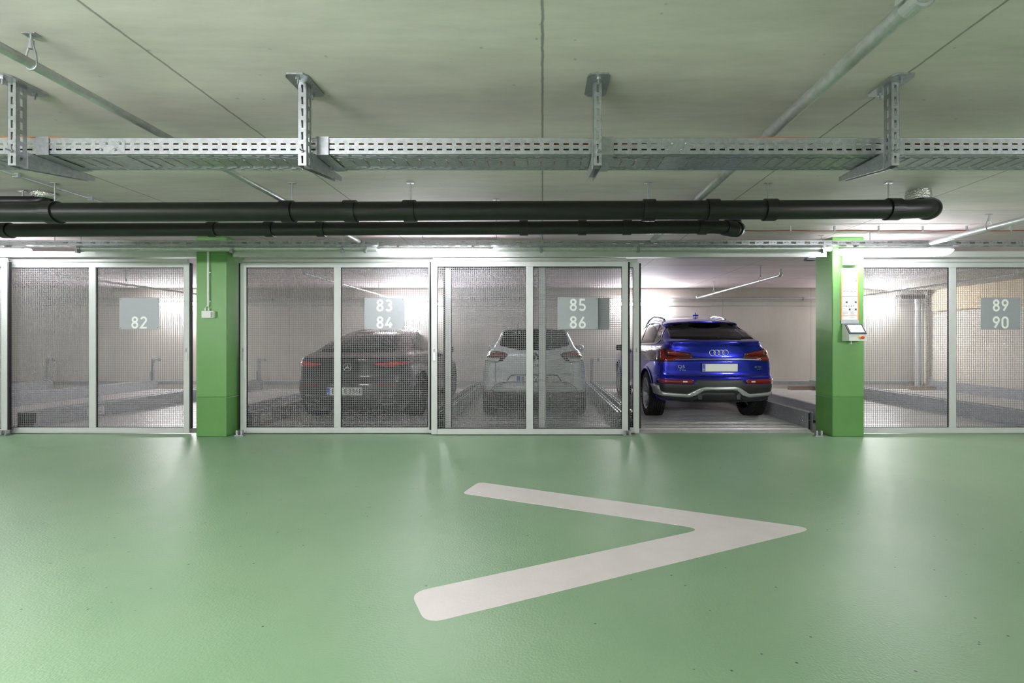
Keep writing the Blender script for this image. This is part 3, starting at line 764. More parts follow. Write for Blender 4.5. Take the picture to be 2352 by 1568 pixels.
bl = ('slotted tray bracket at the left photo edge below the thin sprinkler pipe', 'slotted tray bracket above the 83 84 gate',
      'slotted tray bracket between the ceiling seam and the thick sprinkler pipe', 'slotted tray bracket whose arm end is marked with a pen cross')
b0 = bracket_proto(bx[0]); b0['label'] = bl[0]; z_ = b0.location.copy()
for i in (1, 2):
    c = copy_tree(b0, (bx[i], z_.y, z_.z)); c['label'] = bl[i]
c = copy_tree(b0, (bx[3], z_.y, z_.z)); c['label'] = bl[3]; ORG[c.name] = Vector((bx[3], z_.y, z_.z))
xm = bx[3] - 0.0225; mk = MB()
mk.tube([(xm - 0.0006, 2.57, CH + 0.95), (xm - 0.0006, 2.59, CH + 1.0)], 0.0012, 4); mk.tube([(xm - 0.0006, 2.59, CH + 0.95), (xm - 0.0006, 2.57, CH + 1.0)], 0.0012, 4)
MB().box((xm - 0.0005, 2.556, CH + 0.926), (xm, 2.600, CH + 1.02)).build('end_plate', M_galv, c)
mk.build('pen_cross', M_pict, c)

# ------------------------------------------------------------------ things on the columns
r = thing('junction_box', (X(479, YC), YC, Z(731, YC)), 'small white junction box on the left green column', 'junction box')
MB().bbox((X(466, YC - 0.02), YC - 0.05, Z(730.5, YC)), (X(493, YC - 0.02), YC - 0.001, Z(714, YC)), 0.006).build('box_body', M_plast, r)
MB().bbox((X(487.5, YC - 0.02), YC - 0.052, Z(729.5, YC)), (X(492, YC - 0.02), YC - 0.0505, Z(716, YC)), 0.001).build('terminal_cover', M_grey, r)
MB().box((X(468, YC - 0.02), YC - 0.0009, Z(730, YC)), (X(491, YC - 0.02), YC, Z(715, YC))).build('mounting_plate', M_plast, r)
for px in (474.5, 482):
    MB().tube([(X(px, YC), YC - 0.025, Z(714, YC)), (X(px, YC), YC - 0.025, Z(708, YC))], 0.011, 10).build('cable_gland', M_plast, r)
m = MB(); m.tube([(X(474.5, YC), YC - 0.025, Z(708, YC)), (X(476, YC), YC - 0.025, Z(704, YC)), (X(480.5, YC), YC - 0.02, Z(700, YC))], 0.003, 6)
m.tube([(X(482, YC), YC - 0.025, Z(708, YC)), (X(481, YC), YC - 0.022, Z(700, YC))], 0.003, 6); m.build('cable', M_plast, r)
r = thing('column_conduit', (X(480.5, YC), YC - 0.015, Z(704, YC)), 'white conduit running down the left green column to the junction box', 'conduit')
MB().tube([(X(480.5, YC), YC - 0.018, Z(704, YC)), (X(480.5, YC), YC - 0.018, Z(566, YC))], 0.0145, 12).build('pipe_run', M_plast, r)
for py in (626, 692):
    MB().bbox((X(480.5, YC) - 0.017, YC - 0.02, Z(py, YC) - 0.008), (X(480.5, YC) + 0.03, YC - 0.0005, Z(py, YC) + 0.008), 0.003).build('clip', M_plast, r)

# instruction board on the right column
xb0, xb1 = X(1930, YC), X(1971, YC); zb0, zb1 = Z(743, YC), Z(616, YC); yb_ = YC - 0.012
r = thing('instruction_board', ((xb0 + xb1) / 2, YC, zb0), 'tall instruction board with orange edges on the green column', 'notice board')
MB().bbox((xb0, yb_, zb0 + 0.045), (xb1, YC - 0.0005, zb1), 0.003).build('backing_board', M_white, r)
for a in (xb0, xb1 - 0.014):
    MB().bbox((a, yb_ - 0.004, zb0 + 0.05), (a + 0.014, yb_ - 0.0003, zb1 - 0.06), 0.002).build('orange_edge', M_oran, r)
MB().bbox((xb0, yb_ - 0.006, zb0), (xb1, YC - 0.0006, zb0 + 0.043), 0.003).build('clamp_bar', M_galvd, r)
zm = Z(680, YC)
for nm, za, zc, seed in (('upper_sheet', zm + 0.004, zb1 - 0.075, 3), ('lower_sheet', zb0 + 0.055, zm - 0.006, 5)):
    s = MB().box((xb0 + 0.0145, yb_ - 0.002, za), (xb1 - 0.0145, yb_ - 0.0003, zc)).build(nm, M_plate, r)
    rnd = random.Random(seed); t = MB(); z = zc - 0.012
    while z > za + 0.02:
        for k in (0, 1):
            xs = xb0 + 0.022 + k * 0.1; wl = rnd.uniform(0.03, 0.075)
            if rnd.random() < 0.85: t.box((xs, yb_ - 0.0028, z), (xs + wl, yb_ - 0.0021, z + 0.0032))
        z -= 0.0085 if rnd.random() < 0.8 else 0.017
    t.build('print_lines', M_text, s)
    q = MB()
    if seed == 3:
        for k in (0, 1):
            xs = xb0 + 0.035 + k * 0.1; z = za + 0.06
            q.box((xs, yb_ - 0.0034, z), (xs + 0.055, yb_ - 0.0029, z + 0.002)); q.box((xs, yb_ - 0.0034, z - 0.004), (xs + 0.012, yb_ - 0.0029, z + 0.006)); q.box((xs + 0.043, yb_ - 0.0034, z - 0.004), (xs + 0.055, yb_ - 0.0029, z + 0.006))
    else:
        for dx, dz in ((0.075, 0.075), (0.195, 0.075), (0.115, 0.17), (0.195, 0.17)):
            c = (xb0 + dx, yb_ - 0.003, zc - dz); q.box((c[0] - 0.012, c[1], c[2] - 0.012), (c[0] + 0.012, c[1] + 0.0005, c[2] + 0.012))
        for i in range(4): q.box((xb0 + 0.07 + i * 0.03, yb_ - 0.0034, zc - 0.128), (xb0 + 0.082 + i * 0.03, yb_ - 0.0029, zc - 0.119))
    q.build('pictograms', M_pict, s)
    if seed == 3:
        w = MB()
        for dx, dz in ((0.102, 0.045), (0.102, 0.09), (0.102, 0.118), (0.2, 0.052)):
            c = (xb0 + dx, yb_ - 0.0034, zc - dz); w.prism([(c[0] - 0.007, c[1], c[2] - 0.006), (c[0] + 0.007, c[1], c[2] - 0.006), (c[0], c[1], c[2] + 0.007)], (0, 0.0006, 0))
        w.build('warning_triangle', M_brass, s)
        MB().lathe([(0, 0.0), (0, 0.008), (0.0006, 0.008)], (xb0 + 0.2, yb_ - 0.0036, zc - 0.09), 'y', 14).build('blue_sign', M_blue, s)
        MB().box((xb0 + 0.016, yb_ - 0.003, zc - 0.006), (xb1 - 0.016, yb_ - 0.0021, zc - 0.002)).build('orange_rule', M_oran, s)
    else:
        MB().box((xb0 + 0.016, yb_ - 0.003, za + 0.05), (xb1 - 0.016, yb_ - 0.0021, za + 0.053)).build('orange_rule', M_oran, s)
MB().box((xb0 + 0.01, yb_ - 0.005, zm - 0.005), (xb1 - 0.01, yb_ - 0.0003, zm + 0.003)).build('divider_bar', M_galvd, r)

# control terminal
xc0, xc1 = X(1934, YC), X(1975, YC) ; xc1 = xc0 + 0.225
zb_, zt_ = CH - 0.005, CH + 0.215; yF = YC - 0.15
r = thing('control_terminal', ((xc0 + xc1) / 2, YC, zb_), 'white control terminal with sloping touch screen on the green column', 'control panel')
prof = [(YC - 0.001, zb_), (yF, zb_), (yF, zb_ + 0.085), (YC - 0.045, zt_), (YC - 0.001, zt_)]
MB().prism([(xc0, y, z) for y, z in prof], (xc1 - xc0, 0, 0)).build('casing', M_plast, r)
A = Vector((0, yF, zb_ + 0.085)); B = Vector((0, YC - 0.045, zt_)); d = (B - A); nrm = Vector((0, -d.z, d.y)).normalized()
def slab(x0, x1, t0, t1, o0, o1):
    a, b = A + d * t0, A + d * t1
    return MB().prism([Vector((x0, 0, 0)) + a + nrm * o0, Vector((x1, 0, 0)) + a + nrm * o0, Vector((x1, 0, 0)) + b + nrm * o0, Vector((x0, 0, 0)) + b + nrm * o0], nrm * (o1 - o0))
slab(xc0 + 0.002, xc1 + 0.0, 0.03, 0.97, 0.0005, 0.012).build('screen_frame', M_black, r)
s = slab(xc0 + 0.026, xc1 - 0.022, 0.17, 0.86, 0.0122, 0.0135).build('touch_screen', M_screen, r)
k = MB()
for u0, u1, t0, t1 in ((0.03, 0.5, 0.79, 0.83), (0.09, 0.11, 0.5, 0.58), (0.10, 0.13, 0.62, 0.68), (0.04, 0.07, 0.2, 0.25), (0.09, 0.12, 0.2, 0.25), (0.14, 0.165, 0.2, 0.25)):
    q = slab(xc0 + 0.026 + min(u0, 0.16), xc0 + 0.026 + min(u1, 0.165), t0, t1, 0.0136, 0.0139); k.v += q.v and []; k.add(q.v, q.f)
k.build('screen_symbols', M_ink, s)
ex = xc0 + 0.155; ez = zb_ + 0.045
MB().lathe([(-0.018, 0), (-0.018, 0.019), (0, 0.019)], (ex - 0.004, yF, ez), 'y', 20).build('button_collar', M_yel, r)
MB().lathe([(-0.05, 0), (-0.05, 0.012), (-0.044, 0.019), (-0.034, 0.019), (-0.030, 0.01), (-0.018, 0.01)], (ex - 0.004, yF, ez), 'y', 20).build('emergency_button', M_redb, r)
MB().tube([(xc0 + 0.09, YC - 0.05, zb_), (xc0 + 0.09, YC - 0.05, zb_ - 0.04)], 0.009, 10).build('key_switch', M_silver, r)
# white box above the board
x0, x1 = X(1934, YC), X(1934, YC) + 0.185
r = thing('alarm_box', ((x0 + x1) / 2, YC, Z(610, YC)), 'white square box with a round button above the instruction board', 'box')
MB().bbox((x0, YC - 0.083, Z(610, YC)), (x1, YC - 0.001, Z(581, YC)), 0.004).build('box_body', M_plast, r)
MB().lathe([(-0.006, 0), (-0.006, 0.016), (0.0, 0.02)], (x0 + 0.09, YC - 0.0835, Z(592, YC)), 'y', 18).build('round_button', M_grey, r)
r = thing('gate_sensor', (X(1863, 6.5), 6.54, 2.355), 'small black sensor under the end of the gate track beside the column', 'sensor')
MB().bbox((X(1853, 6.5), 6.5, 2.352), (X(1874, 6.5), 6.58, 2.383), 0.004).build('sensor_body', M_black, r)
MB().box((X(1855, 6.5), 6.48, 2.3832), (X(1872, 6.5), 6.60, 2.3995)).build('mounting_plate', M_galv, r)

# ------------------------------------------------------------------ parking platforms
PY0, PY1 = 6.74, 12.3
DZ = 0.045
def platform(x0, x1, label, sticker=False, motor=False, block=False, post_l=True, post_r=True):
    cx = (x0 + x1) / 2
    g = thing('parking_platform', (cx, PY0, 0), label, 'parking platform', 'galvanised parking platforms in the bays')
    m = MB(); p = 0.125; prof = []
    y = PY0
    while y < PY1 - 0.01:
        prof += [(y, DZ - 0.02), (y + 0.02, DZ - 0.02), (y + 0.035, DZ), (y + 0.11, DZ)]
        y += p
    prof.append((y, DZ - 0.02)); n = len(prof)
    vs = [(x0 + 0.09, a, b) for a, b in prof] + [(x1 - 0.09, a, b) for a, b in prof]
    m.add(vs, [(i, i + 1, n + i + 1, n + i) for i in range(n - 1)])
    m.build('corrugated_deck', M_deck, g)
    MB().prism([(x0 + 0.09, 6.665, 0.002), (x0 + 0.09, PY0 - 0.002, 0.03), (x0 + 0.09, PY0 - 0.002, -0.03), (x0 + 0.09, 6.665, -0.03)], (x1 - x0 - 0.18, 0, 0)).build('front_ramp', M_deck, g)
    for s, xe in ((1, x0), (-1, x1)):
        q = MB()
        xa = xe + s * 0.085
        # channel shaped side rail: outer web, inner web, top lip
        q.bbox((xa, PY0 + 0.03, 0.01), (xa + s * 0.004, PY1, 0.255), 0.001)
        q.bbox((xe + s * 0.02, PY0 + 0.03, 0.01), (xe + s * 0.024, PY1, 0.255), 0.001)
        q.bbox((xa - s * 0.022, PY0 + 0.03, 0.255), (xa + s * 0.008, PY1, 0.268), 0.002)
        q.bbox((xe + s * 0.016, PY0 + 0.03, 0.255), (xe + s * 0.038, PY1, 0.268), 0.002)
        q.box((xe + s * 0.024, PY0 + 0.035, 0.15), (xa, PY1 - 0.01, 0.154))
        rl = q.build('side_rail', M_galvd, g)
        b = MB()
        for yy in (PY0 + 0.10, PY0 + 0.17, PY0 + 0.95, PY0 + 1.02, PY0 + 3.0):
            for zz in (0.085, 0.13, 0.185):
                b.lathe([(0.004 * s, 0.010), (0.010 * s, 0.008), (0.011 * s, 0.0)], (xa, yy, zz), 'x', 8)
        b.build('bolt_heads', M_galv, rl)
        if s > 0 and post_l:
            q = MB(); xp = xe + s * 0.05
            q.bbox((xp - 0.03, PY1 - 0.12, 0.27), (xp + 0.03, PY1 - 0.06, 0.82), 0.004)
            q.bbox((xp - 0.03, PY1 - 0.16, 0.27), (xp - 0.02, PY1 - 0.06, 0.5), 0.003)
            pst = q.build('rear_post', M_galvd, g)
            q = MB(); q.bbox((xp + 0.03, PY1 - 0.10, 0.775), (xp + 0.15, PY1 - 0.085, 0.80), 0.003)
            q.lathe([(-0.02, 0), (-0.02, 0.035), (0.01, 0.035), (0.01, 0)], (xp + 0.16, PY1 - 0.1, 0.79), 'y', 16, False)
            q.build('sensor_arm', M_galv, pst)
    if sticker:
        xs = x0 + 0.089; y0s, y1s = sticker
        st = MB().box((xs + 0.0005, y0s, 0.09), (xs + 0.0022, y1s, 0.215)).build('notice_plate', M_plate, g)
        q = MB(); ym = (y0s + y1s) / 2
        def ring(c, R, w):
            k = 18
            for i in range(k):
                a0, a1 = 2 * PI * i / k, 2 * PI * (i + 1) / k
                q.add([(xs + 0.0026, c[0] + R * math.cos(a0), c[1] + R * math.sin(a0)), (xs + 0.0026, c[0] + R * math.cos(a1), c[1] + R * math.sin(a1)),
                       (xs + 0.0026, c[0] + (R - w) * math.cos(a1), c[1] + (R - w) * math.sin(a1)), (xs + 0.0026, c[0] + (R - w) * math.cos(a0), c[1] + (R - w) * math.sin(a0))], [(0, 1, 2, 3)])
        ring((ym, 0.165), 0.036, 0.008); ring((ym - 0.07, 0.125), 0.018, 0.006); ring((ym + 0.07, 0.125), 0.018, 0.006)
        q.build('pictograms', M_pict, st)
    if motor:
        xm = x0 + 0.05 if motor < 0 else x1 - 0.05
        q = MB(); q.bbox((xm - 0.075, PY0 - 0.06, 0.12), (xm + 0.075, PY0 + 0.024, 0.26), 0.004); mt = q.build('end_box', M_plasd, g)
        q = MB()
        for dx in (-0.05, 0.05): q.lathe([(-0.02, 0.0), (-0.02, 0.02), (-0.02, 0.034), (0.03, 0.034)], (xm + dx, PY0 - 0.03, 0.05), 'y', 18, False)
        q.build('guide_roller', M_galv, g)
    if block:
        w = 0.62; xr = x1 - 0.10; xl = xr - w
        MB().prism([(xl, PY1 - 0.30, DZ + 0.001), (xr, PY1 - 0.30, DZ + 0.001), (xr, PY1 - 0.25, DZ + 0.085), (xl + 0.02, PY1 - 0.25, DZ + 0.085)], (0, 0.14, 0)).build('wheel_stop', M_brown, g)
    return g
platform(-12.55, -9.94, 'empty parking platform furthest left, mostly hidden by the gate at the photo edge')
platform(-9.88, -7.27, 'empty parking platform behind the left half of the 82 gate', motor=0)
platform(-7.21, -4.60, 'empty parking platform next to the left green column, with a notice plate on its rail', sticker=(7.55, 7.85), motor=-1)
platform(-4.15, -1.53, 'parking platform under the dark fastback car', sticker=(6.98, 7.25))
platform(-1.47, 1.14, 'parking platform under the white estate car')
platform(1.20, 3.81, 'parking platform under the blue car')
platform(4.28, 6.88, 'empty parking platform right of the column with the terminal', block=True, motor=1)
platform(6.94, 9.9, 'empty parking platform against the right concrete wall', block=True, post_r=False)

# ------------------------------------------------------------------ cars
def interp(keys):
    """monotone cubic through (z, value) pairs"""
    xs = [k[0] for k in keys]; ys = [k[1] for k in keys]; n = len(xs)
    h = [xs[i + 1] - xs[i] for i in range(n - 1)]; d = [(ys[i + 1] - ys[i]) / h[i] for i in range(n - 1)]
    m = [d[0]] + [0 if d[i - 1] * d[i] <= 0 else 2 * d[i - 1] * d[i] / (d[i - 1] + d[i]) for i in range(1, n - 1)] + [d[-1]]
    def f(x):
        if x <= xs[0]: return ys[0]
        if x >= xs[-1]: return ys[-1]
        i = max(j for j in range(n - 1) if xs[j] <= x); t = (x - xs[i]) / h[i]
        return (2 * t**3 - 3 * t**2 + 1) * ys[i] + (t**3 - 2 * t**2 + t) * h[i] * m[i] + (-2 * t**3 + 3 * t**2) * ys[i + 1] + (t**3 - t**2) * h[i] * m[i + 1]
    return f

class Car:
    def __init__(s, loc, label, paint, rear, front, width, zs, bow, rcx, rcy, axles, tyre_r, tyre_w, track, taper=0.07, arch=0.045, crown=0.12, cz=(1.2, 1.6)):
        s.loc = Vector(loc); s.root = thing('parked_car', loc, label, 'car', None); s.paint = paint
        s.cx = loc[0]; s.y0 = loc[1]; s.z0 = loc[2]
        fr, ff, fw, fb, fx, fy = interp(rear), interp(front), interp(width), interp(bow), interp(rcx), interp(rcy)
        rows = []
        Nr, Nc, Ns = 14, 9, 30
        for z in zs:
            r, f, w, b, cx_, cy_ = fr(z), ff(z), fw(z), fb(z), fx(z), fy(z)
            Lh = f - r; b = min(b, Lh * 0.2); cy_ = min(cy_, Lh * 0.25); cx_ = min(cx_, w * 0.45)
            wr = w * (1 - taper); half = []
            for i in range(Nr): t = i / Nr; half.append((t * (wr - cx_), r + b * t * t))
            for i in range(Nc): a = (i / Nc) * PI / 2; half.append((wr - cx_ + cx_ * math.sin(a), r + b + cy_ * (1 - math.cos(a))))
            ya, yb = r + b + cy_, f - b - cy_
            for i in range(Ns + 1):
                t = i / Ns; e = abs(2 * t - 1); half.append((w * (1 - taper * e ** 2.6), ya + (yb - ya) * t))
            for i in range(1, Nc + 1): a = (i / Nc) * PI / 2; half.append((wr - cx_ + cx_ * math.cos(a), f - b - cy_ + cy_ * math.sin(a)))
            for i in range(Nr - 1, -1, -1): t = i / Nr; half.append((t * (wr - cx_), f - b * t * t))
            ring = half + [(-x, y) for x, y in half[-2:0:-1]]
            c_ = max(0, min(1, (z - cz[0]) / (cz[1] - cz[0]))); c_ = crown * c_ * c_ * (3 - 2 * c_)
            rows.append([Vector((x, y, z - c_ * x * x)) for x, y in ring])
        n = len(rows[0]); vs = [v for r_ in rows for v in r_]; fs = []
        for i in range(len(rows) - 1):
            for j in range(n): fs.append((i * n + j, i * n + (j + 1) % n, (i + 1) * n + (j + 1) % n, (i + 1) * n + j))
        fs.append(list(range(n))[::-1]); fs.append([(len(rows) - 1) * n + j for j in range(n)])
        me = bpy.data.meshes.new('car_body'); me.from_pydata([tuple(v) for v in vs], [], fs)
        bm = bmesh.new(); bm.from_mesh(me); bmesh.ops.recalc_face_normals(bm, faces=bm.faces[:]); bm.to_mesh(me); bm.free()
        tmp = bpy.data.objects.new('tmp', me); COL.objects.link(tmp); cut = []
        for ya in axles:
            for sd in (-1, 1):
                c = MB(); R = tyre_r + arch; k = 40
                x0_, x1_ = sd * (track - tyre_w - 0.06), sd * 1.3
                c.prism([(x0_, ya + R * math.cos(2 * PI * j / k), tyre_r + R * math.sin(2 * PI * j / k)) for j in range(k)], (x1_ - x0_, 0, 0))
                cm = bpy.data.meshes.new('c'); cm.from_pydata([tuple(v) for v in c.v], [], c.f)
                b2 = bmesh.new(); b2.from_mesh(cm); bmesh.ops.recalc_face_normals(b2, faces=b2.faces[:]); b2.to_mesh(cm); b2.free()
                co = bpy.data.objects.new('c', cm); COL.objects.link(co); cut.append(co)
                md = tmp.modifiers.new('b', 'BOOLEAN'); md.operation = 'DIFFERENCE'; md.object = co; md.solver = 'EXACT'
        bpy.context.view_layer.update()
        dg = bpy.context.evaluated_depsgraph_get()
        fin = bpy.data.meshes.new_from_object(tmp.evaluated_get(dg))
        bpy.data.objects.remove(tmp)
        for c in cut: bpy.data.objects.remove(c)
        fin.materials.clear(); fin.materials.append(paint)
        for p in fin.polygons: p.use_smooth = True
        try: fin.set_sharp_from_angle(angle=math.radians(38))
        except Exception: pass
        fin.name = 'body'
        s.body = link(bpy.data.objects.new('body', fin), s.root)
        s.bvh = BVHTree.FromPolygons(vs, fs)         # the uncut shell: parts are laid on this
        s.axles, s.tr, s.tw, s.track = axles, tyre_r, tyre_w, track
    # photo pixel -> local (x, z) at depth Y
    def L(s, px, py, Y): return ((px - VX) * Y / F - s.cx, CH - (py - HY) * Y / F - s.z0)
    def hit(s, a, b, axis):
        if axis == 'rear': o, d = Vector((a, -3, b)), Vector((0, 1, 0))
        elif axis == 'right': o, d = Vector((4, a, b)), Vector((-1, 0, 0))
        elif axis == 'left': o, d = Vector((-4, a, b)), Vector((1, 0, 0))
        else: o, d = Vector((a, b, 5)), Vector((0, 0, -1))
        p, n, i, _ = s.bvh.ray_cast(o, d)
        if p is None:
            q = Vector((a, 0.3, b)) if axis == 'rear' else (Vector((0.8 if axis == 'right' else -0.8, a, b)) if axis != 'top' else Vector((a, b, 1.5)))
            p, n, i, _ = s.bvh.find_nearest(q)
        if n.dot(d) > 0: n = -n
        return p, n
    def patch(s, name, polys, m, axis='rear', off=0.003, thick=0.01, grid=0.03, parent=None, smooth=True):
        """lays one or more flat outlines on the shell as a thin skin with a rim"""
        bm = bmesh.new()
        for poly in polys:
            vs = [bm.verts.new((p[0], p[1], 0)) for p in poly]
            try: bm.faces.new(vs)
            except ValueError: pass
        xs = [p[0] for q in polys for p in q]; ys = [p[1] for q in polys for p in q]
        for ax, lo, hi in ((0, min(xs), max(xs)), (1, min(ys), max(ys))):
            n = max(1, int((hi - lo) / grid))
            for i in range(1, n):
                c = lo + (hi - lo) * i / n
                co = Vector((c, 0, 0)) if ax == 0 else Vector((0, c, 0)); no = Vector((1, 0, 0)) if ax == 0 else Vector((0, 1, 0))
                bmesh.ops.bisect_plane(bm, geom=bm.verts[:] + bm.edges[:] + bm.faces[:], plane_co=co, plane_no=no, dist=1e-6)
        bmesh.ops.triangulate(bm, faces=[f for f in bm.faces if len(f.verts) > 4])
        bm.verts.ensure_lookup_table(); bm.verts.index_update()
        outer, inner = [], []
        for v in bm.verts:
            p, n = s.hit(v.co.x, v.co.y, axis); outer.append(p + n * off); inner.append(p - n * thick)
        N = len(outer); mb = MB()
        fs = [[v.index for v in f.verts] for f in bm.faces]
        rim = [(e.verts[0].index, e.verts[1].index) for e in bm.edges if len(e.link_faces) == 1]
        bm.free()
        mb.add([v + s.loc for v in outer], fs, smooth)
        mb.add([v + s.loc for v in outer + inner], [(a, b, N + b, N + a) for a, b in rim])
        mm = MB(); mm.v, mm.f, mm.sm = mb.v, mb.f, mb.sm
        o = mm.build(name, m, parent or s.root, fix=False)
        bm = bmesh.new(); bm.from_mesh(o.data); bmesh.ops.remove_doubles(bm, verts=bm.verts[:], dist=1e-6); bmesh.ops.recalc_face_normals(bm, faces=bm.faces[:])
        # make sure the skin faces outwards
        c = Vector((0, 2.3, 0.8)); f = max(bm.faces, key=lambda q: q.calc_area())
        if f.normal.dot(f.calc_center_median() - c) < 0: bmesh.ops.reverse_faces(bm, faces=bm.faces[:])
        bm.to_mesh(o.data); bm.free()
        return o
    def strip(s, name, path, w, m, axis='rear', off=0.002, thick=0.004, step=0.03, parent=None, closed=False):
        pts = [Vector(p) for p in path]
        if closed: pts.append(pts[0])
        fine = []
        for a, b in zip(pts[:-1], pts[1:]):
            n = max(1, int((b - a).length / step))
            fine += [a.lerp(b, i / n) for i in range(n)]
        fine.append(pts[-1]); mb = MB(); k = len(fine); out, inn = [], []
        for i, p in enumerate(fine):
            t = fine[min(i + 1, k - 1)] - fine[max(i - 1, 0)]
            if closed and i in (0, k - 1): t = fine[1] - fine[k - 2]
            t.normalize(); nn = Vector((-t.y, t.x))
            for sg in (-1, 1):
                q = p + nn * w / 2 * sg; h, n = s.hit(q.x, q.y, axis); out.append(h + n * off + s.loc); inn.append(h - n * thick + s.loc)
        N = len(out)
        mb.add(out + inn, [(2 * i, 2 * i + 1, 2 * i + 3, 2 * i + 2) for i in range(k - 1)] + [(2 * i, 2 * i + 2, N + 2 * i + 2, N + 2 * i) for i in range(k - 1)]
               + [(2 * i + 1, N + 2 * i + 1, N + 2 * i + 3, 2 * i + 3) for i in range(k - 1)])
        return mb.build(name, m, parent or s.root)
    def both(s, fn):
        fn(1); fn(-1)
    def wheel(s, x, y, spokes=5, twin=True, rim_mat=None):
        R, W = s.tr, s.tw; sd = 1 if x > 0 else -1
        c = Vector((x, y, R)) + s.loc
        prof = [(-W / 2 + 0.01, R * 0.66)]
        prof += [(-W / 2, R * 0.72), (-W / 2 + 0.002, R * 0.86), (-W / 2 + 0.02, R * 0.955), (-W / 2 + 0.045, R * 0.99)]
        k = 5; a0, a1 = -W / 2 + 0.045, W / 2 - 0.045
        for i in range(k):
            u0 = a0 + (a1 - a0) * i / k; u1 = a0 + (a1 - a0) * (i + 1) / k
            prof += [(u0 + 0.004, R * 0.999), (u1 - 0.005, R * 0.999)]
            if i < k - 1: prof += [(u1 - 0.004, R * 0.972), (u1 + 0.003, R * 0.972)]
        prof += [(W / 2 - 0.045, R * 0.99), (W / 2 - 0.02, R * 0.955), (W / 2 - 0.002, R * 0.86), (W / 2, R * 0.72), (W / 2 - 0.01, R * 0.66)]
        ty = MB().lathe(prof, c, 'x', 56, False)
        # lateral sipes as shallow ribs on the outer shoulders
        for j in range(56):
            q = 2 * PI * (j + 0.5) / 56
            for sh in (-1, 1):
                ctr = c + Vector((sh * (W / 2 - 0.022), R * 0.972 * math.cos(q), R * 0.972 * math.sin(q)))
                t = Vector((0, -math.sin(q), math.cos(q))); rd = Vector((0, math.cos(q), math.sin(q))); ax = Vector((1, 0, 0))
                e = [ctr + ax * (0.018 * a) + t * (0.012 * b) + rd * (0.006 * g_) for g_ in (-1, 1) for a, b in ((-1, -1), (1, -1), (1, 1), (-1, 1))]
                ty.add(e, [(4, 5, 6, 7), (0, 1, 5, 4), (1, 2, 6, 5), (2, 3, 7, 6), (3, 0, 4, 7)])
        w = ty.build('wheel', M_tyre, s.root)
        o = sd * W / 2
        rim = MB().lathe([(o - sd * 0.012, R * 0.66), (o - sd * 0.004, R * 0.70), (o - sd * 0.002, R * 0.67), (o - sd * 0.03, R * 0.64), (o - sd * 0.16, R * 0.60)], c, 'x', 48)
        for j in range(spokes):
            for dq in ((-0.17, 0.17) if twin else (0,)):
                q0 = 2 * PI * j / spokes + PI / 2 + dq * 0.4; q1 = 2 * PI * j / spokes + PI / 2 + dq * 1.25
                p0 = c + Vector((o - sd * 0.055, R * 0.13 * math.cos(q0), R * 0.13 * math.sin(q0))); p1 = c + Vector((o - sd * 0.02, R * 0.66 * math.cos(q1), R * 0.66 * math.sin(q1)))
                dr = (p1 - p0).normalized(); ax = Vector((1, 0, 0)); sdv = dr.cross(ax).normalized()
                ww = 0.022 if twin else 0.04
                vv = []
                for pp, wd in ((p0, ww), (p1, ww * 0.85)):
                    vv += [pp + sdv * wd + ax * sd * 0.0, pp - sdv * wd, pp - sdv * wd * 0.7 - ax * sd * 0.035, pp + sdv * wd * 0.7 - ax * sd * 0.035]
                rim.add(vv, [(0, 1, 5, 4), (1, 2, 6, 5), (2, 3, 7, 6), (3, 0, 4, 7)])
        rim.build('rim', rim_mat or M_rim, w)
        MB().lathe([(o - sd * 0.035, 0), (o - sd * 0.037, R * 0.1), (o - sd * 0.06, R * 0.17)], c, 'x', 24).build('hub_cap', M_chrome, w)
        MB().lathe([(o - sd * 0.13, 0), (o - sd * 0.13, R * 0.6)], c, 'x', 32).build('brake_disc', M_rimd, w)
    def wheels(s, **k):
        for y in s.axles:
            for sd in (-1, 1): s.wheel(sd * (s.track - s.tw / 2), y, **k)
    def plate(s, x, z, w, h, off, chars, holder=M_plasd):
        p, n = s.hit(x, z, 'rear'); p = p + s.loc; y = p.y - off
        hd = MB().bbox((p.x - w / 2 - 0.008, y, p.z - h / 2 - 0.012), (p.x + w / 2 + 0.008, p.y + 0.03, p.z + h / 2 + 0.006), 0.003).build('number_plate', holder, s.root)
        MB().bbox((p.x - w / 2, y - 0.003, p.z - h / 2), (p.x + w / 2, y - 0.0002, p.z + h / 2), 0.001).build('plate_face', M_plate, hd)
        MB().box((p.x - w / 2 + 0.002, y - 0.0036, p.z - h / 2 + 0.003), (p.x - w / 2 + 0.044, y - 0.0031, p.z + h / 2 - 0.003)).build('blue_band', M_blue, hd)
        text('country_letter', 'D', 0.036, M_plate, hd, (p.x - w / 2 + 0.023, y - 0.0042, p.z - h / 2 + 0.028), depth=0.0003)
        for st, fx in chars:
            text('plate_lettering', st, 0.102, M_pink, hd, (p.x + fx, y - 0.0038, p.z), depth=0.0004)
        return hd

def frange(a, b, n): return [a + (b - a) * i / n for i in range(n + 1)]
def mir(poly): return [(-x, z) for x, z in reversed(poly)]

